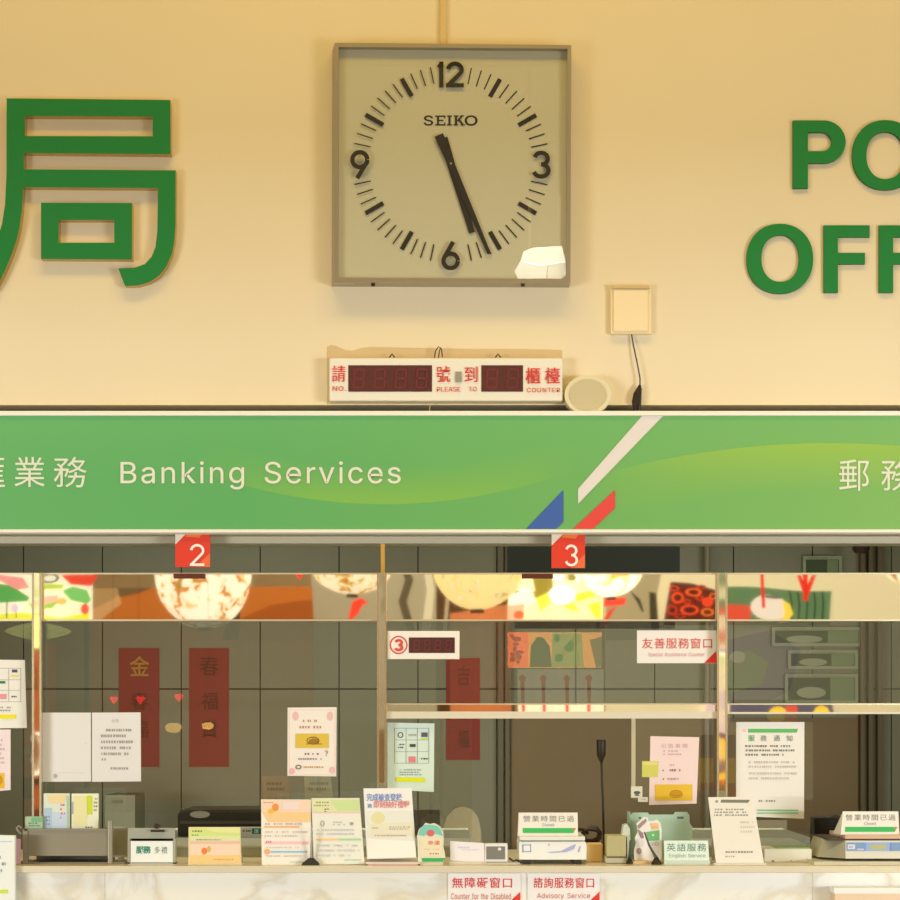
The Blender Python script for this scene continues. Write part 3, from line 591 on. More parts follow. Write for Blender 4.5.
def fascia_mat():
    m = bpy.data.materials.new('fascia_print'); m.use_nodes = True
    nt = m.node_tree; bs = nt.nodes['Principled BSDF']; bs.inputs['Roughness'].default_value = .35
    bs.inputs['Specular IOR Level'].default_value = .3
    tc = nt.nodes.new('ShaderNodeTexCoord'); sp = nt.nodes.new('ShaderNodeSeparateXYZ'); nt.links.new(tc.outputs['Object'], sp.inputs[0])
    k = 6.02 / F
    px = N(nt, sp.outputs['X']) * (1 / k) + 450.0
    py = N(nt, sp.outputs['Z']) * (-1 / k) + (720 + (ZC - FZ) / k * -1 * -1)
    # swoosh 1 : fades upward from a lower arc
    u = (px - 385.0) * (1 / 190.0)
    yb = u * u * -34.0 + 504.0
    d = yb - py
    m1 = d.gt(0.0) * ((d * (-1 / 38.0) + 1.0).clamp()) * ((u * u * -1.0 + 1.0).clamp())
    # swoosh 2 : fades downward from an upper arc
    w = (px - 830.0) * (1 / 240.0)
    yt = w * w * 34.0 + 443.0
    d2 = py - yt
    m2 = d2.gt(0.0) * ((d2 * (-1 / 48.0) + 1.0).clamp()) * ((w * w * -1.0 + 1.0).clamp())
    def mix(a, b, f, fs=1.0):
        n = nt.nodes.new('ShaderNodeMix'); n.data_type = 'RGBA'
        f = f * fs; nt.links.new(f.o, n.inputs['Factor'])
        for s, v in (('A', a), ('B', b)):
            if isinstance(v, tuple): n.inputs[s].default_value = v
            else: nt.links.new(v, n.inputs[s])
        return n.outputs['Result']
    g = mix(alb((98, 172, 96)), alb((128, 180, 90)), ((px - 250.0) * (1 / 700.0)).clamp())
    tp = mix(g, alb((112, 184, 110)), ((py * -1.0 + 480.0) * (1 / 90.0)).clamp(), .5)
    g = mix(tp, alb((150, 194, 66)), m1, .58)
    g = mix(g, alb((166, 196, 62)), m2, .62)
    nt.links.new(g, bs.inputs['Base Color'])
    return m
FZ = 0.0

def build_fascia():
    global FZ
    Y = .02
    t = thing('fascia_sign', 'long green fascia sign with white edges reading Banking Services', 'sign', (0, Y, Z(532, Y)))
    FZ = Z(532, Y)
    b = MB(); b.pbox(-180, 1090, 413, 531, Y + .004, .10, fascia_mat()); b.build('panel', t)
    fr = mat((240, 236, 208), .4); b = MB()
    b.pbox(-180, 1090, 410.8, 415.5, Y - .004, .10, fr); b.pbox(-180, 1090, 529.3, 532.6, Y - .004, .10, fr); b.build('frame', t, bevel=.0015)
    b = MB(); b.pbox(-180, 1090, 532.6, 534.4, Y + .01, .10, mat((176, 170, 140), .5)); b.build('bottom_lip', t)
    y = Y + .004
    wl = mat((226, 226, 194), .6)
    def lt(s, x0, y0, x1, y1, b_, sp): return ('t', s, x0, y0, x1, y1, b_, sp, wl)
    printing([lt('匯', -24, 458, 5, 487, 0, 1), lt('業', 14.5, 457, 45, 487, 0, 1), lt('務', 54, 457, 87, 487.5, 0, 1),
              lt('Banking Services', 120.6, 461.4, 400.8, 489.6, .003, 1.1),
              lt('郵', 839, 459.5, 869, 491, 0, 1), lt('務', 881, 459.5, 913, 491, 0, 1)], y, t, 'lettering', .002)
    printing([('p', [(642, 416), (663, 416), (578, 504), (578, 489)], mat((226, 218, 200), .5)),
              ('p', [(563.3, 490), (563.3, 522), (556, 529), (526, 529)], mat((66, 100, 162), .5)),
              ('p', [(615, 490), (615, 508), (593, 529), (573, 529)], mat((226, 74, 64), .5))], y, t, 'emblem', .002)
    for n, x0, x1, ya, yb_, nx in (('2', 175.3, 210, 532.6, 567, (190, 204.5, 544, 566)), ('3', 551.6, 585, 533.6, 568, (564.5, 578, 544.5, 566.5))):
        yy = .032
        b = MB(); b.pbox(x0, x1, 533.0, yb_, yy, yy + .012, mat((222, 66, 46), .35))
        o = tag(b.build('hanging_number_plate'), 'red square hanging plate with a white number %s under the green fascia' % n, 'number sign', 'hanging counter number plates')
        printing([('p', [(x0, ya), (x0 + 12, ya), (x0, ya + 12)], (226, 214, 188)),
                  ('p', [(x1 - 14, yb_), (x1, yb_ - 14), (x1, yb_)], (232, 110, 62)), ('p', [(x0 + 12, ya), (x0 + 28, ya), (x0 + 24, ya + 5), (x0 + 10, ya + 4)], (236, 120, 52)),
                  ] + numeral(n, nx[0], nx[2], nx[1], nx[3], 2.5, (246, 236, 214)), yy, o, 'numeral')
    # ticket-call plate backs just inside the rail
    for x0, lab in ((173.5, 'small maroon bracket on the steel rail, the left one, near the leftmost large lantern reflection'), (522, 'small maroon bracket on the steel rail in front of the television')):
        b = MB(); b.pbox(x0, x0 + 31, 573.5, 578, -.035, -.021, mat((98, 46, 32), .5)); tag(b.build('mounting_bracket'), lab, 'bracket')

# ================================================================ PAPERS ON THE GLASS
GY = -.0052
def grid_notice(x0, y0, w, h):
    c = (150, 160, 150); g = []
    for i in range(4): g.append(('r', x0 + w * i / 3, y0, x0 + w * i / 3 + .5, y0 + h, c))
    for i in range(4): g.append(('r', x0, y0 + h * i / 3, x0 + w, y0 + h * i / 3 + .5, c))
    return g
def build_papers():
    # far left notice with grid
    it = [('f', -18, 668, 21, 702, .5, (170, 168, 150)), ('r', 8.5, 668, 9, 702, (170, 168, 150)), ('r', -18, 679.5, 21, 680, (170, 168, 150)), ('r', -18, 690, 21, 690.5, (170, 168, 150)),
          ('r', 12, 669.5, 17.5, 672.5, (90, 84, 90)), ('r', 11, 675, 18.6, 676.6, (226, 214, 40)), ('r', -4, 681, 5.4, 683.6, (60, 130, 70)), ('r', -6, 694, 6.4, 699, (232, 150, 152)),
          ('d', 11, 695, 20, 698.4, 1, (110, 110, 110)), ('d', -4, 706, 12, 712, 2, (150, 148, 136)), ('r', -14, 714.6, 16, 718.8, (238, 226, 30))]
    poster('notice_paper', 'white grid notice with a yellow bar, taped at the far left of the glass', 'notice', [(-24, 659.5), (24.8, 660), (26.8, 728), (-24, 728.5)], GY, (236, 232, 210), it)
    poster('notice_paper', 'pale pink notice with a yellow patch under the far left grid notice', 'notice', [(-24, 729.5), (10.5, 729.5), (10.5, 790), (-24, 793)], GY, (240, 222, 212),
           [('r', -16, 773, 4.4, 788.5, (232, 190, 40)), ('e', -1, 780, 4, 5, (210, 150, 30)), ('d', -16, 738, 6, 765, 6, (206, 180, 170))])
    poster('notice_paper', 'blank white sheet hung beside the leftmost steel post', 'notice', [(41.8, 712.6), (90.8, 712.6), (91, 781.6), (41.8, 781.8)], GY, (228, 224, 208),
           [('e', 55.5, 776, 2, 2.4, (176, 174, 170)), ('r', 58, 772.6, 85, 773.1, (206, 202, 188)), ('d', 85, 735, 87, 748, 4, (214, 210, 196))])
    poster('notice_paper', 'white sheet with rows of small grey characters, right of the blank sheet', 'notice', [(92, 712.6), (140.6, 712.4), (141, 781.4), (92, 781.8)], GY, (228, 224, 208),
           [('t', '公告', 111.6, 719, 119, 722.6, 0, 1.2, (170, 166, 150)), ('d', 105, 727.5, 135, 733, 1, (160, 156, 140)), ('d', 100, 733, 135, 757, 4, (165, 161, 146)), ('d', 100, 757, 106, 762, 1, (170, 166, 150)), ('d', 110, 766, 133, 771, 1, (168, 164, 150))])
    # cream flyer
    it = [('f', 289, 709.5, 335.4, 775, .5, (236, 205, 190)), ('e', 295.5, 716, 3, 4.5, (235, 190, 172)), ('e', 330, 716, 3, 4.5, (235, 190, 172)),
          ('e', 291.8, 771, 3, 3, (238, 180, 170)), ('e', 332, 770, 3, 3.4, (238, 190, 175)),
          ('d', 302.5, 718.5, 322, 723.5, 1, (198, 142, 112)), ('d', 299, 724.5, 325, 730, 1, (198, 150, 120)),
          ('r', 295.5, 733.6, 328.8, 748, (222, 190, 70)), ('e', 314, 741.5, 5.5, 3.2, (160, 120, 34)), ('o', 313, 740.6, 6.5, 4, 1, (130, 92, 30)), ('r', 306, 743.5, 322, 744.4, (150, 110, 40)),
          ('d', 303, 752, 322, 756, 1, (140, 120, 120)), ('d', 297, 757, 326, 761, 1, (170, 150, 150)), ('t', '?', 325, 750.5, 328, 756, 0, 1, (120, 110, 80)),
          ('o', 298.5, 767, 3, 2.4, 1, (120, 110, 80)), ('d', 303, 765.4, 327, 769, 1, (206, 160, 90))]
    poster('flyer', 'cream flyer with pink corners and a golden picture, taped left of the middle post', 'flyer', [(287.6, 707.6), (336.6, 707.2), (336.2, 776.4), (287.4, 775.8)], GY, (242, 232, 208), it)
    # mint notice
    it = grid_notice(394.5, 728, 34, 35) + [('o', 400.5, 735, 2.8, 3, .9, (80, 90, 96)), ('r', 408.5, 734, 416.5, 736, (170, 176, 160)), ('r', 421.4, 732.4, 427.6, 737, (92, 92, 100)), ('r', 421, 738.5, 427.6, 740, (206, 214, 60)),
          ('d', 397.5, 743, 404, 749, 2, (90, 100, 96)), ('r', 409.8, 744, 415.6, 747, (70, 76, 70)), ('r', 408.8, 756.4, 415.4, 762.6, (228, 130, 128)), ('d', 419.6, 757, 428.4, 760.6, 1, (90, 90, 90)),
          ('d', 399, 768.6, 422, 776, 3, (150, 164, 150)), ('p', [(396.6, 777.2), (424.4, 777.8), (425.4, 779.8), (424.4, 782.2), (396.6, 781.6), (395.6, 779.4)], (222, 226, 24))]
    poster('notice_paper', 'mint green notice with a small grid and a yellow bar, right of the middle post', 'notice', [(387.4, 722.6), (434.4, 723.4), (433.8, 792), (387.4, 789.4)], GY, (214, 230, 204), it)
    # pink notice with gold block
    it = [('t', '公告事項', 661, 743.6, 687.6, 748, 0, 1.3, (200, 160, 160)), ('d', 662, 749.4, 684, 756, 2, (208, 170, 165)), ('d', 669, 763, 676, 767, 1, (208, 170, 170)), ('e', 663, 770.4, .7, .7, (90, 60, 90)), ('e', 663.4, 779, .7, .7, (90, 60, 90)),
          ('d', 668.4, 768, 681.4, 772.6, 1, (150, 120, 110)), ('d', 667, 777, 682, 781, 1, (190, 150, 140)), ('r', 655, 784.4, 692, 800.6, (234, 190, 52)), ('e', 676, 794.6, 7, 3.4, (206, 154, 30)), ('o', 676, 793, 6, 3, 1, (190, 130, 30))]
    poster('notice_paper', 'pink notice with a golden block at its foot, taped beside the opening', 'notice', [(650.4, 736.2), (699.2, 737.2), (696.6, 803.6), (649, 805)], GY, (240, 214, 198), it)
    poster('sticky_note', 'yellow green sticky note stuck over the left edge of the pink notice', 'note', [(642, 761), (658.4, 761.2), (658, 777.2), (642, 777)], GY - .0014, (212, 206, 96), [('r', 643, 762, 657.4, 765, (224, 218, 120))])
    poster('sticker', 'small pale square sticker with a dark mark on the glass edge', 'sticker', [(631, 786.4), (642.4, 786.4), (642.4, 797.6), (631, 797.8)], -.0073, (224, 222, 190), [('e', 637, 792.6, 3.4, 1.6, (96, 96, 80)), ('e', 637, 795, 2.4, 1, (120, 120, 100))])
    poster('sticker', 'tiny white label below the pale square sticker', 'sticker', [(638, 797), (647.8, 797.2), (647.8, 802), (638, 801.8)], GY, (236, 232, 208), [('d', 640, 798, 646, 801, 1, (190, 186, 166))])
    # large white notice
    G = (96, 184, 96)
    it = [('e', 744.4, 730.2, 1.8, 1.8, (240, 200, 196)), ('p', [(748, 728.8), (798, 728.8), (796.5, 732.6), (748, 732.6)], G),
          ('t', '服', 748.2, 735.2, 754.6, 741.2, .01, 1, (90, 170, 100)), ('t', '務', 760.4, 735.2, 766.8, 741.2, .01, 1, (140, 150, 136)), ('t', '通', 773.6, 735.2, 780, 741.2, .01, 1, (140, 150, 136)), ('t', '知', 786.4, 735.2, 792.4, 741.2, .01, 1, (140, 150, 136)),
          ('d', 745, 744, 795, 757, 3, (130, 128, 112)), ('d', 748, 760, 797, 769, 2, (204, 196, 180)), ('d', 748, 771, 797, 781, 2, (210, 202, 186)), ('d', 757, 799, 777, 803, 1, (150, 146, 132)),
          ('r', 757, 809.6, 798.2, 810.8, G), ('r', 757, 812.6, 798.2, 813.6, G)]
    poster('notice_paper', 'large white notice with green header bar and double green line at its foot', 'notice', [(736.2, 722), (804.4, 722), (804, 818.8), (736, 816)], GY, (236, 230, 208), it)
    # window signs
    RD = (216, 84, 62)
    poster('window_sign', 'white sign with six red Chinese characters and a red corner, at the right hand post', 'sign', [(637, 630.4), (716, 630.4), (716, 663.2), (637, 663.2)], -.0062, (238, 232, 212),
           [('t', '友善服務窗口', 642, 638, 712, 648.6, .006, 1.08, RD), ('t', 'Special Assistance Counter', 648, 652.4, 704.6, 657.4, 0, 1, (226, 150, 140)), ('p', [(704, 663), (716, 651), (716, 663)], (232, 62, 48))], th=.002)
    o, _ = poster('counter_display', 'small white digit display marked with a circled red 3 behind the middle post', 'display', [(387.6, 631), (459.6, 631), (459.4, 659), (387.6, 659)], -.03, (242, 234, 210), None, th=.026)
    printing([('o', 398.6, 645, 9, 9.2, 1.4, RD), ] + numeral('3', 394, 639, 403.4, 651.4, 2.6, RD), -.03, o, 'numeral')
    it = [('r', 408.8, 637.4, 454.8, 653, (84, 46, 38))]
    for i in range(4): it += seg8(413 + i * 10.6, 639.6, 419.4 + i * 10.6, 650.8, 1.2, (116, 50, 46), .8)
    printing(it, -.03, o, 'digit_window')
    # signs on the marble front
    yc = -.3345
    for x0, x1, s1, a, e_, s2, b0, b1, lab in ((448, 520.4, '無障礙窗口', 452, 512, 'Counter for the Disabled', 451, 511, 'white plate with red text for the accessible counter, left of its twin, on marble front'),
                                 (527.6, 599.6, '諮詢服務窗口', 533.6, 594, 'Advisory Service', 537, 590, 'white plate with red text reading Advisory Service on the marble counter front')):
        poster('counter_sign', lab, 'sign', [(x0, 873.4), (x1, 873.4), (x1, 907), (x0, 907)], yc, (244, 238, 220),
               [('t', s1, a, 877.4, e_, 888, .008, 1.12, (222, 66, 54)), ('t', s2, b0, 893, b1, 899.4, 0, 1.05, (214, 110, 100)), ('p', [(x1 - 9, 900), (x1, 891.6), (x1, 900), (x1, 907), (x1 - 16, 907)], (232, 62, 48))], th=.004)
    o, _ = poster('counter_sign', 'tall white foam board with a yellow mark, fixed at the left end of the counter', 'sign', [(-28, 834.6), (14.6, 835.6), (14.6, 930), (-28, 930)], -.375, (240, 242, 240),
           [('r', -24, 841, 12, 842, (196, 208, 220)), ('d', -24, 854, 8, 874, 3, (150, 156, 160)), ('r', -20, 889.6, 8, 893.4, (214, 226, 70))], th=.02)
    b = MB(); b.pbox(834, 960, 888, 893.5, -.40, -.332, mat((255, 253, 246), .3)); o = b.build('literature_box'); tag(o, 'peach box with white rim fixed low on the marble front at far right', 'box')
    b = MB(); b.pbox(835, 959, 893.5, 940, -.395, -.332, mat((240, 208, 164), .5)); b.build('body', o)

# ================================================================ COUNTER ITEMS
def zb(y): return CT
def build_items():
    gm = mat((142, 134, 108), .45, .3)
    # brochure rack
    Y = -.28
    t = thing('brochure_rack', 'grey metal brochure rack on the counter at the far left', 'rack', (X(66, Y), Y, CT))
    b = MB(); b.pbox(28, 108, 829.6, 856, Y, Y + .006, gm); b.box(X(24, Y), X(108, Y), Y - .004, Y + .01, Z(831, Y), Z(828.6, Y), gm); b.build('front_panel', t, bevel=.001)
    b = MB(); b.box(X(18, Y), X(125, Y), Y, Y + .12, CT, CT + .006, mat((128, 118, 92), .5)); b.build('base', t)
    b = MB(); b.box(X(28, Y), X(108, Y), Y + .115, Y + .12, CT, Z(830, Y), mat((96, 88, 66), .5)); b.box(X(28, Y), X(108, Y), Y + .006, Y + .115, Z(850, Y), Z(849, Y), gm);b.build('back_panel', t)
    b = MB(); b.box(X(108, Y), X(112.6, Y), Y - .006, Y + .01, CT, Z(820.5, Y), mat((156, 150, 122), .4, .3)); b.build('end_post', t, bevel=.003)
    b = MB(); b.box(X(23, Y), X(28, Y), Y - .004, Y + .01, CT, Z(829, Y), gm); b.tube([P(21, 834, Y), P(18, 831, Y), P(16.5, 828, Y), P(18.5, 826, Y), P(21.5, 828, Y)], .003, mat((176, 168, 140), .3, .5), 8); b.build('hook', t)
    b = MB(); b.pbox(113, 127.4, 826.6, 857, Y + .06, Y + .065, mat((164, 162, 134), .5)); b.box(X(108, Y+.06), X(113, Y+.06), Y + .06, Y + .065, Z(857,Y+.06), Z(850,Y+.06), gm); b.box(X(118, Y+.06), X(124, Y+.06), Y + .058, Y + .067, CT+.006, Z(857,Y+.06), gm); b.build('side_panel', t)
    zf = Z(850, Y)
    def booklet(x0, x1, y0, items, lab, yy, rgb, th=.012):
        b = MB(); b.box(X(x0, yy), X(x1, yy), yy, yy + th, zf, Z(y0, yy), mat(rgb))
        o = tag(b.build('booklet', bevel=.002), lab, 'booklet'); printing(items, yy, o); return o
    booklet(25, 42.6, 816.6, [('r', 31.4, 817.4, 42.4, 822, (120, 182, 130)), ('d', 28, 822, 40, 827, 2, (90, 120, 100))], 'low green and cream booklet at the left end of the rack', Y + .02, (172, 196, 150))
    booklet(43.4, 69.4, 793.4, [('p', [(47, 795), (67, 795), (64, 803), (50, 803)], (240, 214, 150)), ('r', 44.4, 808, 52, 828, (180, 200, 206)), ('r', 52, 812, 68, 828, (200, 214, 216)), ('d', 59.6, 803, 65, 820, 4, (224, 110, 110)), ('r', 67, 796, 68.6, 828, (170, 206, 160)), ('d', 45, 815, 50, 826, 3, (130, 150, 170))],
            'pale blue booklet with pink lettering standing in the grey rack', Y + .035, (222, 228, 200))
    booklet(71.4, 98.4, 793.6, [('r', 72, 802, 76.8, 814, (150, 170, 180)), ('r', 73.6, 796, 87, 826, (234, 226, 160)), ('r', 87.2, 795.6, 92.4, 814.4, (206, 220, 50)), ('d', 93.6, 797, 97.6, 812, 4, (130, 140, 110)), ('d', 84, 826, 94, 828.6, 1, (90, 80, 50))],
            'yellow booklet with a lime stripe standing in the grey rack', Y + .035, (238, 236, 196))
    b = MB(); yy = Y - .02
    b.sheet([P(14.8, 838.5, yy), P(20.5, 839, yy), P(20.5, 864, yy), P(14.8, 864, yy)], .004, mat((206, 160, 170), .6))
    v = b.build('leaflet'); tag(v, 'narrow pink leaflet hanging at the left end of the grey rack', 'leaflet')
    # card holder with bulldog clip
    Y = -.29
    t = thing('card_holder', 'grey acrylic card holder with a white card lettered in green', 'card holder', (X(150, Y), Y, CT))
    b = MB(); b.pbox(128, 175, 828, 841, Y + .02, Y + .026, mat((168, 168, 142), .3)); b.pbox(127.6, 130, 839, 864, Y, Y + .03, mat((160, 158, 130), .3)); b.pbox(173, 175.4, 839, 864, Y, Y + .03, mat((170, 168, 140), .3))
    b.box(X(127.6, Y), X(175.4, Y), Y, Y + .05, CT, CT + .006, mat((206, 202, 172), .3)); b.box(X(128, Y), X(175, Y), Y + .02, Y + .026, CT, Z(839, Y), mat((168, 168, 142), .3)); b.build('stand', t)
    b = MB(); b.sheet([P(130.6, 841, Y), P(172.8, 841, Y), P(172.8, 864, Y), P(130.6, 864, Y)], .002, mat((238, 240, 226))); c = b.build('card', t)
    printing([('t', '服務', 136, 846, 151, 853.6, .03, .9, (60, 140, 110)), ('t', '多禮', 154.6, 846.6, 167.4, 853.4, 0, 1.25, (110, 140, 126)), ('r', 130.6, 863, 172.8, 864, (190, 190, 170))], Y, c)
    b = MB(); b.pbox(150.6, 164, 829.8, 832, Y + .008, Y + .03, mat((60, 50, 38), .3)); b.lathe(P(157, 826, Y + .02), [(.008, -.008), (.008, .008)], mat((60, 50, 38), .3), 12, 'y'); b.build('binder_clip', t)
    # folded orange green card
    Y = -.29
    t, yf = poster('folded_leaflet', 'landscape folded leaflet, green on top and orange below, in front of the printer', 'leaflet', [(188.6, 827), (240.4, 827), (241.4, 864.5), (188.4, 864.5)], Y, (240, 222, 168),
           [('r', 189.4, 828, 240, 836, (212, 226, 130)), ('p', [(205, 828), (240, 828), (240, 833), (214, 832)], (226, 230, 150)), ('r', 190, 836, 240, 841, (222, 226, 168)), ('d', 191, 829.4, 203, 833, 1, (110, 120, 70)), ('d', 191, 834, 200, 836.4, 1, (120, 130, 80)),
            ('r', 190, 841.6, 240, 844, (238, 190, 160)), ('r', 190, 844, 240, 856, (240, 214, 180)), ('r', 190, 855, 240, 863, (238, 204, 130)), ('e', 204.4, 851, 3, 3.4, (236, 130, 60)), ('e', 209, 849, 2, 3, (220, 180, 100)), ('d', 196, 838.4, 226, 841, 1, (150, 160, 110)), ('d', 214, 858, 236, 861, 1, (220, 160, 100))], ytop=Y + .03)
    b = MB(); b.sheet([P(190, 828, Y + .033), P(239, 828, Y + .033), (X(240, Y), Y + .08, CT), (X(189, Y), Y + .08, CT)], .0015, mat((220, 210, 170))); b.box(X(188, Y), X(242, Y), Y + .001, Y + .08, CT, CT + .002, mat((220, 210, 170))); b.build('back_flap', t)
    # two tall flyers sharing an acrylic stand
    Y = -.30
    t1, _ = poster('leaflet_display', 'tall peach flyer in a clear holder, left of the yellow green flyer', 'leaflet', [(261, 799.4), (311, 799.6), (310.6, 865), (261.8, 865.2)], Y, (244, 236, 210),
           [('r', 262, 800, 310.4, 813, (244, 214, 176)), ('p', [(262, 812), (310.4, 812), (310.4, 822), (268, 822)], (244, 206, 140)), ('e', 275.4, 807.4, 3.4, 4, (236, 150, 70)), ('e', 271, 811, 3, 2.4, (240, 190, 60)), ('r', 283, 802, 300, 809, (240, 220, 206)), ('d', 262.6, 801.6, 274, 803.6, 1, (230, 130, 100)),
            ('r', 264, 826, 299, 827.6, (240, 182, 100)), ('d', 264, 822, 306, 826, 1, (220, 180, 170)), ('r', 265, 841.4, 309, 844, (242, 196, 190)), ('d', 265, 840, 272, 844, 1, (220, 100, 90)), ('e', 267.2, 851.6, 2.8, 2.8, (240, 176, 110)), ('r', 271, 850.8, 307, 852.6, (150, 196, 210)), ('d', 263.6, 830, 308, 838, 2, (214, 206, 190)), ('d', 266, 846, 306, 849, 1, (216, 210, 196)), ('d', 266, 854, 306, 858, 1, (216, 210, 196)), ('r', 290, 861.6, 306, 862.4, (150, 190, 150))], ytop=Y + .035)
    t2, _ = poster('leaflet_display', 'tall yellow green flyer in a clear holder, right of the peach flyer', 'leaflet', [(311.4, 798.2), (359.4, 798), (364.6, 864), (314, 864.6)], Y, (236, 234, 208),
           [('p', [(312, 799), (359, 799), (360, 812), (313, 812)], (226, 226, 164)), ('p', [(330, 800), (358.6, 800), (359.6, 811), (338, 811)], (206, 224, 150)), ('r', 313, 811.6, 360, 813, (240, 200, 180)), ('d', 314, 801, 330, 807, 2, (150, 150, 120)), ('d', 324, 808, 331, 812.6, 2, (110, 110, 80)), ('o', 322.4, 823.4, 2, 2.8, .6, (150, 150, 130)), ('e', 351.6, 823.6, 1.8, 1.6, (170, 160, 160)), ('d', 332, 821, 345, 826, 2, (186, 190, 170)),
            ('r', 316, 838.4, 339, 840.4, (242, 206, 140)), ('r', 339, 838.4, 361, 840.4, (176, 216, 150)), ('d', 316, 828, 358, 836, 2, (210, 208, 200)), ('d', 317, 843, 360, 858, 3, (216, 216, 206)), ('r', 344, 859.4, 361, 860.4, (150, 206, 180))], ytop=Y + .035)
    b = MB(); dk = mat((58, 52, 42), .5)
    b.prism([(X(a, Y - .01), z) for a, z in ((301.6, CT), (319.6, CT), (319, CT + .006), (313.6, CT + .021), (309, CT + .021), (302.4, CT + .006))], Y - .02, Y - .006, dk)
    o = tag(b.build('stand_base'), 'small black pen stand in front of the two tall flyers', 'pen stand')
    b = MB(); b.tube([(X(311.6, Y), Y - .012, CT + .02), P(311.8, 840, Y - .012), P(311.2, 822, Y - .012)], [.004, .0035, .001], mat((98, 92, 74), .3, .4), 8); b.build('pen', o)
    # cardboard stand with blue and red headline
    Y = -.30
    t3, _ = poster('tabletop_poster', 'tabletop poster with blue and red headline over a white lower third', 'poster', [(363.4, 788.4), (411.6, 788), (416.4, 857.6), (367, 859)], Y, (240, 238, 222),
           [('p', [(366, 811), (413, 811), (414.6, 842), (368, 838)], (232, 232, 210)), ('e', 378, 818, 7, 6, (228, 222, 160)), ('p', [(370, 824), (413, 822), (414, 836), (371, 838)], (232, 226, 190)),
            ('t', '完成檢查登錄', 366.6, 793.4, 402, 801, .012, .95, (120, 146, 196)), ('t', '送', 367.4, 803.6, 372, 808.4, .03, 1, (100, 150, 190)), ('t', '即刻抽好禮喔', 373.6, 800.4, 409.4, 808, .012, .95, (226, 140, 130)), ('p', [(367, 838.6), (414.8, 841), (416, 857), (368, 858)], (252, 252, 246)),
            ('d', 372, 827, 378, 829, 1, (120, 120, 90)), ('d', 388, 826, 410, 830, 2, (160, 160, 130)), ('d', 373, 834, 408, 837, 1, (190, 160, 150))], ytop=Y + .045)
    b = MB(); b.sheet([P(366, 790, Y + .048), P(410, 790, Y + .048), (X(414, Y), Y + .11, CT + .012), (X(368, Y), Y + .11, CT + .012)], .002, mat((210, 202, 172))); b.build('back_support', t3)
    lc = [((214, 170, 150), 'pinkish', 368, 418), ((232, 222, 200), 'cream', 366, 420)]
    for i, (c_, nm, a, e_) in enumerate(lc):
        b = MB(); b.box(X(a, Y), X(e_, Y), Y - .03 + i * .004, Y + .12, CT + i * .0045, CT + .0042 + i * .0045, mat(c_))
        tag(b.build('booklet'), '%s booklet lying %s under the tabletop poster' % (nm, 'at the bottom of the pile' if i == 0 else 'on top of the pile'), 'booklet')
    # small die-cut card
    Y = -.30
    pts = [(418, 862), (417.6, 842), (417, 836), (419, 829), (423, 826), (425.4, 822.6), (430, 824), (434, 823), (437.4, 824.6), (440.4, 826.6), (441, 829.4), (443.2, 831), (443.6, 838), (443.4, 846), (445.6, 858), (443, 862)]
    b = MB(); b.prism([(X(x, Y), Z(y, Y)) for x, y in pts], Y, Y + .003, mat((234, 226, 190)))
    o = tag(b.build('promotional_card'), 'small cut-out card with turquoise top and green band beside the tabletop poster', 'card')
    printing([('p', [(418, 835), (420, 829), (425, 824.5), (432, 825), (438, 826), (441, 830), (443, 836), (436, 834), (430, 831), (424, 836)], (130, 206, 176)), ('e', 430.5, 833, 4, 3.4, (220, 110, 100)), ('r', 420, 838, 442, 856, (238, 226, 180)), ('t', '幸運', 427.6, 840.6, 440, 845, .02, 1, (226, 120, 90)), ('d', 424, 848, 441, 850.6, 1, (220, 190, 150)), ('d', 428, 852, 440, 855.4, 1, (210, 130, 90)),
              ('p', [(421.6, 858), (446, 858), (442.6, 861.6), (422.4, 861.6)], (60, 176, 86))], Y, o)
    b = MB(); b.box(X(420, Y), X(443, Y), Y - .012, Y + .03, CT, CT + .008, mat((214, 206, 170), .4)); b.build('stand', o)
    # white card + gadget
    Y = -.27
    o, _ = poster('card', 'blank white card lying against the small grey-screened device', 'card', [(450, 841), (484, 843), (484.4, 862), (450.4, 860.4)], Y, (240, 232, 224), [('d', 457, 846, 472, 849, 1, (200, 200, 216)), ('d', 460, 848.6, 480, 851, 1, (212, 212, 224))])
    b = MB(); b.box(X(449, Y), X(486, Y), Y - .005, Y + .04, CT, CT + .008, mat((222, 212, 180), .4)); b.build('base', o)
    t = thing('payment_terminal', 'small white device with a grey square screen on the counter', 'device', (X(496, Y), Y, CT))
    b = MB(); b.pbox(484.6, 507.6, 843.6, 862, Y - .004, Y + .03, mat((238, 234, 214), .35)); b.build('housing', t, bevel=.003)
    b = MB(); b.pbox(486.4, 505, 846.4, 859.4, Y - .006, Y - .003, mat((132, 130, 118), .2)); s_ = b.build('screen', t); printing([('e', 499.6, 849, 1.8, 1.6, (220, 216, 200))], Y - .006, s_, 'highlight_mark')
    b = MB(); b.box(X(484, Y), X(520, Y), Y - .01, Y + .05, CT, CT + .005, mat((204, 198, 170), .4)); b.build('base', t)
    b = MB(); b.tube([P(509, 858, Y), P(513, 861, Y), P(517, 860, Y), P(521, 863.0, Y)], .003, mat((60, 54, 40), .5), 6); b.build('cable', t)
    # ---- scale A
    Y = -.29
    t = thing('postal_scale', 'glossy white parcel scale with blue marks in the middle of the counter', 'scale', (X(552, Y), Y, CT))
    wh = mat((240, 240, 238), .25)
    b = MB(); b.prism([(X(a, Y), Z(c, Y)) for a, c in ((519, 844), (520, 841.6), (585, 841.6), (586.6, 845), (586.4, 859.6), (519.4, 859.6))], Y, Y + .2, wh); o = b.build('body', t, bevel=.003)
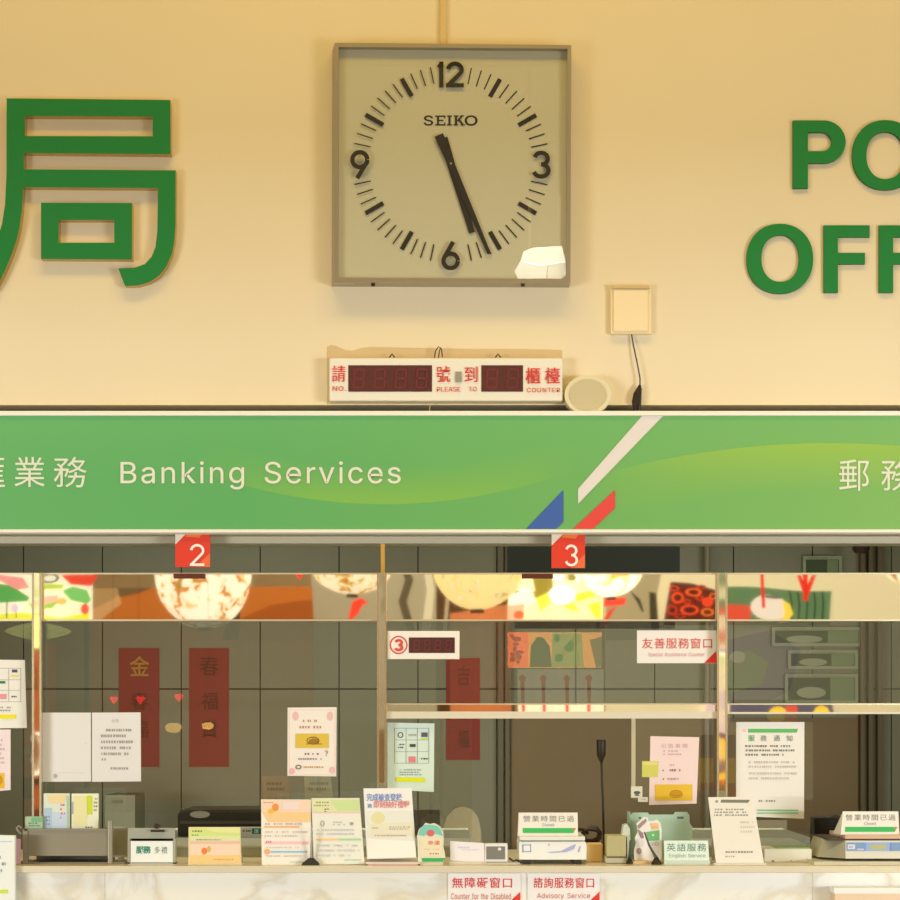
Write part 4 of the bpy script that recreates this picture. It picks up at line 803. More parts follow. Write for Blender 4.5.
    printing([('f', 522.4, 844.4, 531, 852, 1, (160, 172, 190)), ('r', 523.6, 845.4, 530, 851, (236, 238, 240)), ('p', [(546, 852), (561, 851), (570, 846.4), (576, 844), (574, 849), (566, 852), (552, 853)], (176, 178, 210)), ('p', [(577.6, 852), (579.6, 846), (580.6, 846), (579, 852)], (170, 168, 200)), ('e', 549, 844.6, .8, 1.2, (190, 190, 200))], Y, o, 'control_marks', .0012)
    b = MB(); b.box(X(519.6, Y), X(585, Y), Y - .004, Y + .21, Z(840.4, Y), Z(836.4, Y), mat((236, 232, 208), .3)); b.build('weighing_plate', t, bevel=.001)
    b = MB(); b.box(X(521, Y), X(583, Y), Y + .01, Y + .19, Z(841.8, Y), Z(840.2, Y), mat((90, 100, 76), .4)); b.build('plate_support', t)
    for a in (523, 574):
        for yy in (Y + .01, Y + .16):
            b = MB(); b.box(X(a, Y), X(a + 8, Y), yy, yy + .03, CT, Z(859.4, Y), mat((60, 52, 40), .6)); b.build('foot', t)
    def tent(x0, x1, ytop, ybot, ybase, yb, zbase, lab, side=None, tl=0):
        yf_ = lambda px, py: yb + .035 * (ybot - py) / (ybot - ytop)
        b = MB(); q = [P(x0 + tl, ytop, yb + .035), P(x1 - tl * .3, ytop, yb + .035), P(x1 + .4, ybot, yb), P(x0 - .4, ybot, yb)]
        b.sheet(q, .0015, mat((238, 234, 214)))
        bq = [(q[0][0], yb + .037, q[0][2]), (q[1][0], yb + .037, q[1][2]), (q[2][0], yb + .075, q[2][2]), (q[3][0], yb + .075, q[3][2])]
        b.sheet(bq, .0015, mat((222, 218, 190)))
        if side: b.face([(q[0][0], yb + .036, q[0][2]), q[3], (X(side, yb), yb + .075, q[3][2])], mat((216, 212, 180)))
        o = tag(b.build('tent_sign'), lab, 'sign', 'white tent signs standing on the scales')
        w = x1 - x0
        printing([('t', '營業時間已過', x0 + w * .08, ytop + 3, x1 - w * .06, ytop + 9, 0, 1.25, (130, 132, 124)), ('t', 'Closed', x0 + w * .4, ytop + 10.6, x0 + w * .6, ytop + 13.6, 0, 1, (150, 156, 160)),
                  ('p', [(x0 + w * .07, ytop + 15.4), (x1 - 1.5, ytop + 15.4), (x1 - 4.4, ytop + 20.4), (x0 + w * .07, ytop + 20.4)], (66, 186, 96)), ('p', [(x1 - 4.8, ytop + 15.4), (x1 - 1.5, ytop + 15.4), (x1 - 4.4, ytop + 18.8)], (226, 120, 80))], yf_, o)
    tent(518.6, 577.6, 812.6, 836, 0, Y + .03, 0, 'white tent sign with grey characters over a green bar, on the glossy white scale')
    # ---- scale B
    Y = -.29
    t = thing('postal_scale', 'beige parcel scale with a blue control strip at the right end of the counter', 'scale', (X(880, Y), Y, CT))
    bg = mat((222, 216, 186), .35)
    b = MB(); x0, x1 = X(845.6, Y), X(915, Y); z1, z0 = Z(840.6, Y), Z(858.6, Y)
    xl0, xl1 = X(822, Y), X(828.6, Y)
    top = [(x0, Y, z1), (x1, Y, z1), (x1, Y + .24, z1), (xl1, Y + .24, z1), (xl1, Y + .09, z1)]
    bot = [(x0, Y, z0), (x1, Y, z0), (x1, Y + .24, z0), (xl0, Y + .24, z0), (xl0, Y + .07, z0)]
    n = len(b.v); b.raw(top + bot, [(0, 1, 2, 3, 4), (9, 8, 7, 6, 5), (5, 6, 1, 0), (6, 7, 2, 1), (7, 8, 3, 2)], bg); b.raw(top + bot, [(8, 9, 4, 3), (9, 5, 0, 4)], mat((176, 170, 134), .45))
    o = b.build('body', t)
    printing([('r', 846.6, 842.4, 905, 851, (130, 158, 188)), ('r', 866, 842.4, 889.6, 851, (150, 176, 214)), ('r', 870, 844.6, 886.6, 849.4, (186, 184, 116)), ('r', 847.6, 844.4, 855, 849, (214, 216, 214)), ('d', 848, 845.4, 854, 848.4, 1, (130, 130, 150)), ('r', 857, 848.6, 864, 850, (200, 206, 210)), ('r', 890.4, 843, 891.2, 851, (110, 140, 180))], Y, o, 'control_panel', .0012)
    b = MB(); b.box(X(829, Y), X(915, Y), Y + .006, Y + .23, Z(840.8, Y), Z(838.8, Y), mat((70, 60, 42), .4)); b.build('plate_support', t)
    b = MB(); b.box(X(845, Y), X(915, Y), Y - .002, Y + .235, Z(838.8, Y), Z(835, Y), mat((216, 178, 136), .3)); b.build('weighing_plate', t, bevel=.001)
    for a in (826, 848, 905):
        b = MB(); b.box(X(a, Y) + .01, X(a + 7, Y), Y + .09, Y + .12, CT + .01, Z(858.4, Y), mat((60, 52, 40), .6)); b.build('foot', t)
    b = MB(); b.box(X(813, Y), X(930, Y), Y - .02, Y + .26, CT, CT + .010, mat((206, 198, 162), .4)); tag(b.build('mat_board'), 'thin beige board under the right hand scale', 'board')
    tent(841, 899, 811.4, 835, 0, Y + .03, 0, 'white tent sign with grey characters over a green bar, on the beige scale', side=838, tl=2)
    b = MB(); yk = .02
    b.box(X(814.6, yk), X(850, yk), yk, yk + .08, CT, Z(817.6, yk), mat((26, 24, 16), .6)); o = tag(b.build('receipt_printer', bevel=.004), 'black receipt printer behind the beige scale', 'printer')
    b = MB(); b.prism([(X(a, yk), Z(c, yk)) for a, c in ((828, 818), (836, 815.6), (850, 816), (850, 819))], yk + .01, yk + .07, mat((48, 44, 32), .4)); b.build('lid', o)
    # ---- gooseneck microphone
    Y = -.02
    t = thing('gooseneck_microphone', 'slim black gooseneck microphone standing in the opening', 'microphone', (X(602, Y), Y, CT))
    bk = mat((44, 36, 26), .45)
    b = MB(); b.tube([(X(604, Y), Y, CT + .02), P(603.6, 835, Y), P(603, 800, Y), P(602, 780, Y), P(601.6, 762, Y)], .0036, bk, 10); b.build('gooseneck', t, True)
    b = MB(); b.tube([P(601.4, 763, Y), P(601.2, 757, Y), P(601.2, 755.4, Y), P(601.2, 741, Y), P(601.2, 739.6, Y)], [.004, .011, .014, .0145, .0135], bk, 16); b.build('capsule', t, True)
    b = MB(); b.lathe((X(604, Y), Y, CT), [(.03, 0), (.03, .008), (.012, .02), (.006, .03)], bk, 20); b.build('base', t)
    # cables behind
    b = MB(); random.seed(3)
    for k in range(5):
        pts = []
        for j in range(9):
            a = j / 8 * math.pi * 1.7 + k; pts.append(P(590 + 8.5 * math.cos(a) + k * .6, 835 + 8 * math.sin(a) * (.7 + .1 * k), .03 + .012 * k))
        b.tube(pts, .0045, mat((58, 44, 34), .5), 6)
    b.tube([P(578, 829, .03), P(584, 829.6, .04), P(588, 834, .04)], .005, mat((58, 44, 34), .5), 6)
    tag(b.build('cable_coil'), 'tangled dark cable coil between the white scale and the microphone', 'cable')
    Y = -.20
    b = MB(); b.box(X(586, Y), X(603, Y), Y, Y + .06, CT, Z(843.6, Y), mat((232, 194, 124), .6)); tag(b.build('cardboard_box', bevel=.005), 'small orange cardboard box beside the white scale', 'box')
    b = MB(); yo = .03; b.box(X(585.5, yo), X(602, yo), yo, yo + .05, CT, Z(846, yo), mat((120, 100, 70), .6)); tag(b.build('adapter_block'), 'brown block carrying the cable coil behind the orange box', 'box')
    Y = -.26
    t = thing('tissue_box', 'khaki lidded box with pale sides, right of the microphone', 'box', (X(616, Y), Y, CT))
    b = MB(); b.box(X(605.6, Y), X(627, Y), Y, Y + .09, CT + .001, Z(857, Y), mat((196, 190, 150), .5)); b.pbox(606.6, 626.2, 835.6, 857, Y - .003, Y + .08, mat((184, 174, 118), .5)); b.build('body', t, bevel=.003)
    b = MB(); b.pbox(607, 626, 856.4, 858, Y - .005, Y, mat((100, 92, 60), .5)); b.build('slot', t)
    b = MB(); b.prism([(X(a, Y + .05), Z(c, Y + .05)) for a, c in ((621, 836), (622.6, 825), (626, 823.6), (629, 828), (630, 845), (629, 858), (626.6, 858), (626, 836))], Y + .02, Y + .075, mat((206, 212, 184), .4)); b.build('lid', t)
    # green acrylic organiser with cards
    Y = -.16
    t = thing('acrylic_organiser', 'pale green acrylic organiser panel behind the English service sign', 'organiser', (X(660, Y), Y, CT))
    ga = mat((176, 202, 170), .3)
    pts = [(629, 862), (629.6, 816), (633, 812.6), (648, 812.6), (649, 814.6), (673.6, 814.6), (675, 812), (687, 812), (689.4, 815), (689.6, 823), (692.6, 827), (692.4, 862)]
    b = MB(); b.prism([(X(x, Y), max(CT, Z(y, Y))) for x, y in pts], Y, Y + .006, ga); b.build('back_panel', t)
    b = MB(); b.box(X(629, Y), X(692, Y), Y - .02, Y + .05, CT, CT + .006, mat((196, 206, 170), .3)); b.pbox(629, 630.4, 812, 860, Y - .03, Y + .04, mat((150, 176, 140), .3)); b.build('side_and_base', t)
    printing([('e', 640, 818, 1.4, 1.2, (96, 110, 90)), ('r', 677, 816.6, 683.6, 818.8, (96, 110, 90))], Y, t, 'label_marks')
    # cut-out card (plain stand-in artwork)
    Y = -.24
    pts = [(634.6, 861), (634, 850), (636, 843), (634.6, 838), (638, 832), (637, 826), (636.4, 823.6), (640, 820.6), (644, 816.8), (648, 817.6), (648.4, 821), (653, 821), (657, 819.6), (660.4, 823), (661.6, 829), (661.6, 859), (658, 861)]
    b = MB(); b.prism([(X(x, Y), Z(y, Y)) for x, y in pts], Y, Y + .003, mat((238, 232, 214)))
    o = tag(b.build('promotional_card'), 'cut-out card with grey pink shapes and a green square, behind the slanting pen', 'card')
    printing([('p', [(637, 826), (641, 822), (646, 818.4), (646.6, 821.6), (642, 826), (639, 829)], (168, 140, 128)), ('p', [(638, 829), (643, 833), (644, 838), (641, 838.6), (638.6, 834)], (160, 130, 120)), ('e', 640, 842.6, 3.6, 4.6, (226, 216, 206)), ('e', 639, 851, 2.6, 3.2, (170, 146, 140)),
              ('p', [(646, 832), (659.4, 830), (659.4, 840), (648, 841)], (116, 182, 108)), ('p', [(650, 823), (658, 823), (659, 829), (652, 830)], (236, 196, 130)), ('o', 651, 844, 2, 1.6, .5, (150, 170, 140)), ('o', 656.6, 844, 2, 1.6, .5, (150, 170, 140)), ('d', 652, 826, 658, 828, 1, (230, 140, 90)), ('e', 653, 835, 1, 1.2, (220, 230, 200))], Y, o)
    b = MB(); b.box(X(631, Y), X(668, Y), Y - .03, Y + .03, CT, CT + .008, mat((224, 188, 128), .5)); tag(b.build('wooden_strip'), 'thin orange wooden strip under the cut-out card', 'strip')
    zs = CT + .008
    for x, lean, lab, hh in ((656.4, -12, 'black pen slanting in its round black holder before the cut-out card', 832), (629.6, .6, 'thin black pen in a small holder left of the cut-out card', 840)):
        yy = Y - .05 if x > 640 else Y - .03
        b = MB(); z_ = CT; r = .015 if x > 640 else .01
        b.lathe((X(x, yy), yy, z_), [(r, 0), (r, .006), (r * .6, .014), (r * .35, .022)], mat((36, 32, 24), .4), 18)
        o = tag(b.build('pen_holder'), lab, 'pen holder')
        top_ = P(x + lean, hh, yy + .01); base_ = (X(x, yy), yy, z_ + .018)
        b = MB(); mid = tuple((a + c) / 2 + (-.004 if k == 0 and x > 640 else 0) for k, (a, c) in enumerate(zip(base_, top_)))
        b.tube([base_, tuple(base_[k] + (mid[k] - base_[k]) * .35 for k in range(3)), mid, top_], [.006, .004, .003, .0022], mat((74, 68, 56), .35), 8); b.build('pen', o)
    # English service
    Y = -.29
    o, _ = poster('desk_sign', 'pale green desk sign lettered in Chinese and English Service', 'sign', [(664, 840.6), (708, 840.6), (709.4, 860.6), (664.4, 860.8)], Y, (222, 236, 212),
           [('t', '英語服務', 666.6, 843.4, 706.4, 851.2, 0, 1.15, (104, 140, 104)), ('t', 'English Service', 669, 853.6, 705.6, 858.4, 0, 1, (150, 176, 150))], ytop=Y + .012, th=.004)
    b = MB(); b.box(X(664, Y), X(710, Y), Y - .004, Y + .03, CT, Z(860.4, Y), mat((204, 216, 190), .3)); b.build('base', o)
    # white sheet on stand
    Y = -.305
    o, yf = poster('sheet_stand', 'white tilted notice on a stand, right of the English service sign', 'notice', [(708.2, 797.2), (752.6, 796.8), (764, 863), (716, 863)], Y, (234, 228, 204),
           [('p', [(721, 799.6), (750, 799.8), (748, 802.8), (720.6, 802.6)], (128, 128, 106)), ('e', 716.6, 801.4, 1.6, 1.4, (160, 160, 140)), ('d', 714, 808, 752, 816.6, 3, (140, 138, 122)), ('d', 740, 820, 756, 834, 3, (214, 208, 184)), ('d', 724, 850, 757, 854, 1, (150, 146, 130)), ('d', 724, 855, 736, 858, 1, (170, 166, 150))], ytop=Y + .06, th=.003)
    b = MB(); b.sheet([P(712, 800, Y + .062), P(750, 800, Y + .062), (X(760, Y), Y + .14, CT), (X(718, Y), Y + .14, CT)], .002, mat((210, 204, 176))); b.box(X(714, Y), X(766, Y), Y - .004, Y + .14, CT, CT + .005, mat((226, 218, 188), .4)); b.build('support', o)
    b = MB(); yt = -.2; b.box(X(764, yt), X(812, yt), yt, yt + .15, CT, Z(849, yt), mat((226, 222, 192), .4)); o = tag(b.build('document_tray', bevel=.003), 'low cream document tray left of the beige scale', 'tray')
    b = MB(); b.box(X(778, yt), X(811, yt), yt + .01, yt + .14, Z(850, yt), Z(848, yt), mat((150, 176, 130), .4)); b.build('lining', o)
    printing([('e', 773, 861, 1.6, .8, (150, 100, 70)), ('e', 791, 860.4, .8, .5, (180, 150, 120))], yt, o, 'screw_heads')

# ================================================================ OFFICE
def build_office():
    YB = 3.985
    def banner(x0, x1, y0, y1, ch, lab):
        rd = mat((112, 26, 16), .5)
        b = MB(); b.sheet([P(x0, y0, YB), P(x1, y0, YB), P(x1, y1, YB), P(x0, y1, YB)], .003, rd)
        o = tag(b.build('hanging_banner'), lab, 'banner', 'red banners on the back wall')
        gold = (156, 112, 40); it = [('t', ch[0], x0 + 11, y0 + 8, x1 - 10, y0 + 28, .01, 1, gold if ch[0] == '金' else (70, 22, 12))]
        for i, c in enumerate(ch[1:]): it.append(('t', c, x0 + 12, y0 + 44 + 28 * i, x1 - 11, y0 + 62 + 28 * i, .01, 1, (70, 22, 12)))
        printing(it, YB, o)
    banner(118.6, 159.4, 648, 767, '金春福', 'red hanging banner with a golden character near the white sheets')
    banner(189, 229, 648, 767, '春福貴', 'red hanging banner right of the one with the golden character')
    banner(446, 480, 658, 760, '吉喜福', 'red banner on the back wall seen under the number 3 display')
    # television
    Y = 2.4
    t = thing('television', 'wide black television hanging from the office ceiling behind plate 3', 'television', (X(590, Y), Y, 2.9))
    b = MB(); b.pbox(507, 680, 520, 618, Y, Y + .05, mat((22, 26, 20), .3)); b.build('screen', t, bevel=.004)
    b = MB(); b.pbox(515, 675, 618, 628, Y - .005, Y + .05, mat((18, 18, 12), .5)); b.build('soundbar', t)
    b = MB(); b.box(X(590, Y) - .03, X(590, Y) + .03, Y + .05, Y + .09, Z(560, Y), 2.9, mat((50, 50, 44), .5)); b.build('ceiling_bracket', t)
    b = MB(); b.tube([(X(708, 3.9), 3.93, 0), (X(708, 3.9), 3.93, 2.9)], .016, mat((112, 108, 84), .4), 10); tag(b.build('water_pipe'), 'grey vertical pipe on the back wall right of the television', 'pipe')
    # framed green pictures at right
    def pic(x0, x1, y0, y1, lab, s):
        b = MB(); b.pbox(x0, x1, y0, y1, 3.96, 3.985, mat((124, 132, 100), .5)); o = tag(b.build('framed_picture'), lab, 'picture', 'green framed pictures on the back wall')
        it = [('r', x0 + 3, y0 + 3.5, x1 - 3, y1 - 3, (52, 66, 40)), ('e', x0 + (x1 - x0) * .36, y1 - (y1 - y0) * .36, (x1 - x0) * .2, (y1 - y0) * .2, (126, 132, 104)), ('r', x0 + (x1 - x0) * .62, y0 + 4, x1 - 4, y1 - 3.4, (100, 116, 80)), ('d', x0 + 5, y0 + 1, x1 - 10, y0 + 3.4, 1, (90, 96, 70))]
        printing(it, 3.96, o)
    pic(803, 842, 556, 600, 'small green framed picture seen above the steel rail at right', 0)
    pic(772, 862, 627, 646, 'long green framed picture, topmost of three behind the right bay', 1)
    pic(788, 858, 650, 669, 'green framed picture, middle of three behind the right bay', 2)
    pic(785, 858, 674, 703, 'green framed picture, lowest of three behind the right bay', 3)
    b = MB(); c = P(861, 547, 3.7); b.lathe((c[0], c[1], c[2]), [(.01, .03), (.04, .015), (.045, -.01), (.03, -.03)], mat((50, 34, 26), .6), 16)
    b.tube([(c[0], c[1], c[2] + .02), (c[0], c[1], 2.9)], .004, mat((60, 50, 40), .6), 6); tag(b.build('hanging_ornament'), 'dark hanging ornament at upper right behind the glazing', 'ornament')
    # ledge / desk behind the counter
    lg = mat((150, 152, 128), .45); dk = mat((66, 66, 54), .6)
    for x0, x1, lab in ((108, 470, 'long grey green desk ledge behind the leaflets on the left'), (690, 813, 'short grey green desk ledge behind the tilted notice')):
        Y = .42
        t = thing('desk', lab, 'desk', (X((x0 + x1) / 2, Y), Y + .2, 0))
        b = MB(); b.box(X(x0, Y), X(x1, Y), Y, Y + .6, Z(848, Y), Z(838, Y), lg); b.build('top', t, bevel=.003)
        b = MB(); b.box(X(x0, Y) + .03, X(x1, Y) - .03, Y + .05, Y + .55, 0, Z(848, Y), dk); b.build('cabinet_base', t)
        b = MB(); yl = .03
        xa, xb = (X(112.5, yl), X(472, yl)) if x0 == 108 else (X(691, yl), X(812, yl))
        b.box(xa, xb, yl, Y, Z(857, yl) + .001, Z(838, Y), mat((166, 170, 146), .45)); b.box(xa + .01, xb - .01, yl + .02, Y, CT + .002, Z(857, yl), dk); b.box(xa, xb, yl - .003, Y, Z(838, Y) - .006, Z(838, Y) + .0005, mat((186, 188, 164), .4)); o = b.build('counter_ledge'); tag(o, 'low grey green ledge on the counter, %s' % ('behind the leaflets on the left' if x0 == 108 else 'behind the tilted notice'), 'ledge')
    YL = .42; zt = Z(838, YL)
    Y = .5
    t = thing('printer', 'low black printer with a pale oval badge behind the folded leaflet', 'printer', (X(222, Y), Y + .15, zt))
    b = MB(); b.prism([(X(a, Y), z) for a, z in ((178, zt), (177.6, Z(815, Y)), (181, Z(810, Y)), (266, Z(809.6, Y)), (270, Z(813, Y)), (270, zt))], Y, Y + .3, mat((42, 38, 26), .4)); o = b.build('body', t, bevel=.004)
    b = MB(); b.pbox(180, 268, 821, 824, Y - .004, Y + .01, mat((74, 68, 50), .4)); b.build('paper_slot', t)
    printing([('e', 200, 814.4, 10, 3.6, (150, 146, 124))], Y, o, 'badge', .002)
    b = MB(); yk = .43; b.box(X(240, yk), X(264, yk), yk, yk + .04, zt, Z(827.4, yk), mat((206, 204, 180), .5)); o = tag(b.build('label_strip'), 'white label strip with a green patch beside the folded leaflet', 'label')
    printing([('r', 252, 828.4, 261, 834, (30, 120, 74)), ('t', '匯', 254.6, 829.4, 258.6, 833, 0, 1, (220, 230, 220)), ('d', 242, 829, 251, 833, 1, (100, 100, 90))], yk, o)
    Y = .55
    t = thing('monitor', 'small dark monitor behind the mint notice and cut-out card', 'monitor', (X(427, Y), Y, zt))
    b = MB(); b.pbox(410, 440, 810, 836, Y, Y + .03, mat((70, 62, 46), .4)); b.build('screen', t, bevel=.002)
    b = MB(); b.box(X(420, Y), X(430, Y), Y + .005, Y + .025, zt, Z(836, Y), mat((50, 46, 36), .4)); b.build('stand', t)
    # office chair
    Y = 1.5
    t = thing('office_chair', 'pale rounded office chair back seen through the glass right of the mint notice', 'chair', (X(462, Y), Y, 0))
    cm = mat((92, 88, 68), .6)
    b = MB(); pts = [(X(x, Y), Z(y, Y)) for x, y in ((442, 880), (443, 830), (447, 816), (455, 808), (464, 806.4), (472, 809), (478, 817), (481, 830), (482, 880))]
    b.prism(pts, Y, Y + .06, cm); b.build('backrest', t, bevel=.012)
    cx = X(462, Y)
    b = MB(); b.box(cx - .22, cx + .22, Y + .05, Y + .5, .42, .5, cm); b.box(cx - .03, cx + .03, Y + .02, Y + .06, .44, Z(875, Y), mat((50, 46, 38), .5)); b.build('seat', t, bevel=.02)
    b = MB(); b.tube([(cx, Y + .27, .06), (cx, Y + .27, .43)], .025, mat((50, 46, 38), .4), 10)
    for k in range(5):
        a = k * math.tau / 5; b.tube([(cx, Y + .27, .1), (cx + .25 * math.cos(a), Y + .27 + .25 * math.sin(a), .03)], [.02, .025], mat((50, 46, 38), .4), 8)
    b.build('swivel_base', t)
    # pale cabinet
    Y = 2.8
    t = thing('drawer_cabinet', 'pale cabinet with one drawer behind the tilted notice', 'cabinet', (X(762, Y), Y, 0))
    b = MB(); b.box(X(735, Y), X(787, Y), Y, Y + .4, 0, Z(820, Y), mat((104, 98, 76), .5)); b.build('body', t)
    b = MB(); b.pbox(738, 785, 833, 842, Y - .012, Y, mat((120, 114, 90), .5)); d = b.build('drawer', t, bevel=.002)
    b = MB(); b.lathe((X(776, Y), Y - .03, Z(838, Y)), [(.006, 0), (.009, .008), (.005, .018)], mat((70, 60, 44), .4), 12, 'y'); b.build('knob', d)
    for x0, x1, y0, y1, rgb, lab in ((262, 288, 776, 797, (140, 124, 92), 'grey brown paper slip taped behind the peach flyer'), (304, 331, 776, 797, (152, 150, 116), 'greenish paper slip taped behind the yellow green flyer')):
        o, _ = poster('paper_slip', lab, 'paper', [(x0, y0), (x1, y0), (x1 + 2, y1 + 3), (x0 + 1, y1 + 3)], .0042, rgb, [('d', x0 + 4, y0 + 5, x1 - 3, y0 + 16, 2, tuple(v - 30 for v in rgb))])
    # box standing in for a faint greenish reflection in the glass
    Y = 3.2
    t = thing('reflection_box', 'grey green box standing in for a reflection, behind the grey rack', 'stand-in box', (X(120, Y), Y, 0))
    b = MB(); b.box(X(105, Y), X(135, Y), Y, Y + .3, 0, Z(795, Y), mat((112, 114, 90), .5)); b.build('body', t); b = MB(); b.pbox(112, 122, 800, 803, Y - .01, Y, mat((90, 86, 66), .5)); b.build('handle', t)

# ================================================================ LOBBY BEHIND THE CAMERA
YM = -.02
def RP(px, py, D): return Vector(((px - 450) / F * D, 2 * YM + 6 - D, ZC + (720 - py) / F * D))
def lantern_mat(base, spots, strength, scale):
    m = bpy.data.materials.new('lantern_paper'); m.use_nodes = True
    nt = m.node_tree; bs = nt.nodes['Principled BSDF']; bs.inputs['Roughness'].default_value = .7
    tc = nt.nodes.new('ShaderNodeTexCoord'); n = nt.nodes.new('ShaderNodeTexNoise'); n.inputs['Scale'].default_value = scale; n.inputs['Detail'].default_value = 2; n.inputs['Distortion'].default_value = 1.0
    nt.links.new(tc.outputs['Object'], n.inputs['Vector'])
    r = nt.nodes.new('ShaderNodeValToRGB'); e = r.color_ramp.elements
    e[0].position = .0; e[0].color = tuple(lin(v) for v in base) + (1,)
    e[1].position = 1.0; e[1].color = tuple(lin(v) for v in spots[0]) + (1,)
    p = .53
    x = e.new(p); x.color = tuple(lin(v) for v in base) + (1,)
    for s in spots: p += .05; x = e.new(p); x.color = tuple(lin(v) for v in s) + (1,)
    nt.links.new(n.outputs['Fac'], r.inputs[0]); nt.links.new(r.outputs[0], bs.inputs['Emission Color']); nt.links.new(r.outputs[0], bs.inputs['Base Color'])
    bs.inputs['Emission Strength'].default_value = strength
    return m
def build_lobby():
    D = 14.0
    def lantern(px, py, rx, ry, m, lab, p=2.0, tass=(216, 40, 30)):
        c = RP(px, py, D); R_, H = rx / F * D, ry / F * D
        t = thing('paper_lantern', lab, 'lantern', (c.x, c.y, 4.6), 'paper lanterns hanging in the lobby')
        prof = []
        for i in range(1, 24):
            a = -math.pi / 2 + math.pi * i / 24; cc = abs(math.cos(a)) ** (2 / p); ss = math.copysign(abs(math.sin(a)) ** (2 / p), math.sin(a))
            prof.append((R_ * cc, H * ss))
        b = MB(); b.lathe(tuple(c), prof, m, 40); b.build('shade', t, True)
        b = MB(); b.tube([(c.x, c.y, c.z + H), (c.x, c.y, 4.6)], .01, mat((60, 40, 20)), 6); b.build('cord', t)
        b = MB(); b.lathe((c.x, c.y, c.z - H - .02), [(R_ * .14, .03), (R_ * .16, 0)], mat((90, 50, 20)), 16); b.build('ring', t)
    lantern(204, 568, 49, 60, lantern_mat((255, 246, 222), [(244, 196, 120), (214, 120, 60), (160, 140, 60)], 1.0, 10), 'large cream lantern with orange flowers, reflected below number plate 2', 2.3)
    lantern(352, 571, 38, 22, lantern_mat((255, 240, 205), [(200, 180, 60), (226, 150, 60), (206, 70, 60)], 0.95, 12), 'flat cream lantern with sprigs, reflected left of the middle post')
    lantern(478, 566, 46, 43, lantern_mat((255, 232, 160), [(250, 214, 110), (255, 250, 220), (206, 180, 70)], 0.92, 9), 'round yellow lantern, reflected right of the middle post')
    lantern(612, 566, 32, 32, lantern_mat((255, 248, 225), [(255, 236, 170), (250, 220, 120), (220, 180, 60)], 1.5, 6), 'bright white lantern, reflected right of number plate 3')
    lantern(905, 566, 22, 18, lantern_mat((255, 240, 205), [(230, 200, 150), (200, 160, 110), (160, 120, 70)], 1.2, 5), 'small cream lantern reflected at the far right end of the rail')
    lantern(37, 631, 33, 9, lantern_mat((206, 212, 120), [(170, 190, 90), (230, 226, 160), (150, 160, 80)], 2.6, 5), 'shallow yellow green hanging lamp, reflected beside the leftmost post', 1.4)
    # printed boards, some backlit, the rest given a glow in place of lobby light
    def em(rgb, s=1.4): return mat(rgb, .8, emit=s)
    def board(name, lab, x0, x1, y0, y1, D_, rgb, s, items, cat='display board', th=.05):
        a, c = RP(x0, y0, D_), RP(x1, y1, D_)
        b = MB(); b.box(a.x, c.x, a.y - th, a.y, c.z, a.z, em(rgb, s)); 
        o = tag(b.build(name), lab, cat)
        if items:
            q = MB(); e = .003
            for it in items:
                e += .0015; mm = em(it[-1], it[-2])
                if it[0] == 'p': pts = it[1]
                elif it[0] == 'e': pts = ell(it[1], it[2], it[3], it[4], 24)
                pp = []
                for (x, y) in pts:
                    v = RP(x, y, D_); pp.append((v.x, a.y + e, v.z))
                q.face(pp, mm)
            q.build('artwork', o)
        b2 = MB(); cx = (a.x + c.x) / 2
        for xx in (a.x + .03, c.x - .06): b2.box(xx, xx + .03, a.y - th - .03, a.y - th, 0, a.z, mat((80, 70, 50)))
        b2.build('support_posts', o)
        return o
    Dm = 19.6
    W_ = (252, 244, 220)
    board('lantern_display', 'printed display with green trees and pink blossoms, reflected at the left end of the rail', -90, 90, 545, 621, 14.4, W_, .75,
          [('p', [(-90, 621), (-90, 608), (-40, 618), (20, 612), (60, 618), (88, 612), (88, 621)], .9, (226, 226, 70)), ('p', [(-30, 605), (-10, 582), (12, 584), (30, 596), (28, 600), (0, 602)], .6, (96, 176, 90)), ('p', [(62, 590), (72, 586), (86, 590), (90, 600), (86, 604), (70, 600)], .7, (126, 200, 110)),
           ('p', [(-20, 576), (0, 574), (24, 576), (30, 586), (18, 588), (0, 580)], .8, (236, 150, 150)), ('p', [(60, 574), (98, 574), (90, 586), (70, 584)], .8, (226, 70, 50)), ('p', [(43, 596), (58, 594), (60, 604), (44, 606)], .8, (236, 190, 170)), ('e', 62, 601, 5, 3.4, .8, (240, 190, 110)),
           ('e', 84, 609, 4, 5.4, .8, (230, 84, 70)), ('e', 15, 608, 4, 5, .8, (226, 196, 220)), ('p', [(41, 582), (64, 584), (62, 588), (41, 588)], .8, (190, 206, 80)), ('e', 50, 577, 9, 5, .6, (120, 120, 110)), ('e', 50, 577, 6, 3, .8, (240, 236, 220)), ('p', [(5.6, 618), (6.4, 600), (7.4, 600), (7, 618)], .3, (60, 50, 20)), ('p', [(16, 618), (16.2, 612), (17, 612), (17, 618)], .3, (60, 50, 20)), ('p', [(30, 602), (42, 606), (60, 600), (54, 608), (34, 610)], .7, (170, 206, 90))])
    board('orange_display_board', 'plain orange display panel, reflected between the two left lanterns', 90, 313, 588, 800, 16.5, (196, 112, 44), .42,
          [('p', [(90, 588), (128, 588), (112, 602), (94, 612), (90, 610)], .5, (176, 140, 90)), ('p', [(90, 610), (112, 600), (120, 594), (122, 604), (100, 620), (90, 620)], .6, (196, 150, 96)), ('p', [(118, 588), (152, 588), (140, 593), (120, 597)], .35, (120, 96, 60)), ('p', [(240, 620), (272, 606), (313, 600), (313, 640), (240, 640)], .4, (170, 90, 34)), ('p', [(236, 588), (246, 588), (238, 640), (222, 640)], .12, (96, 76, 44))])
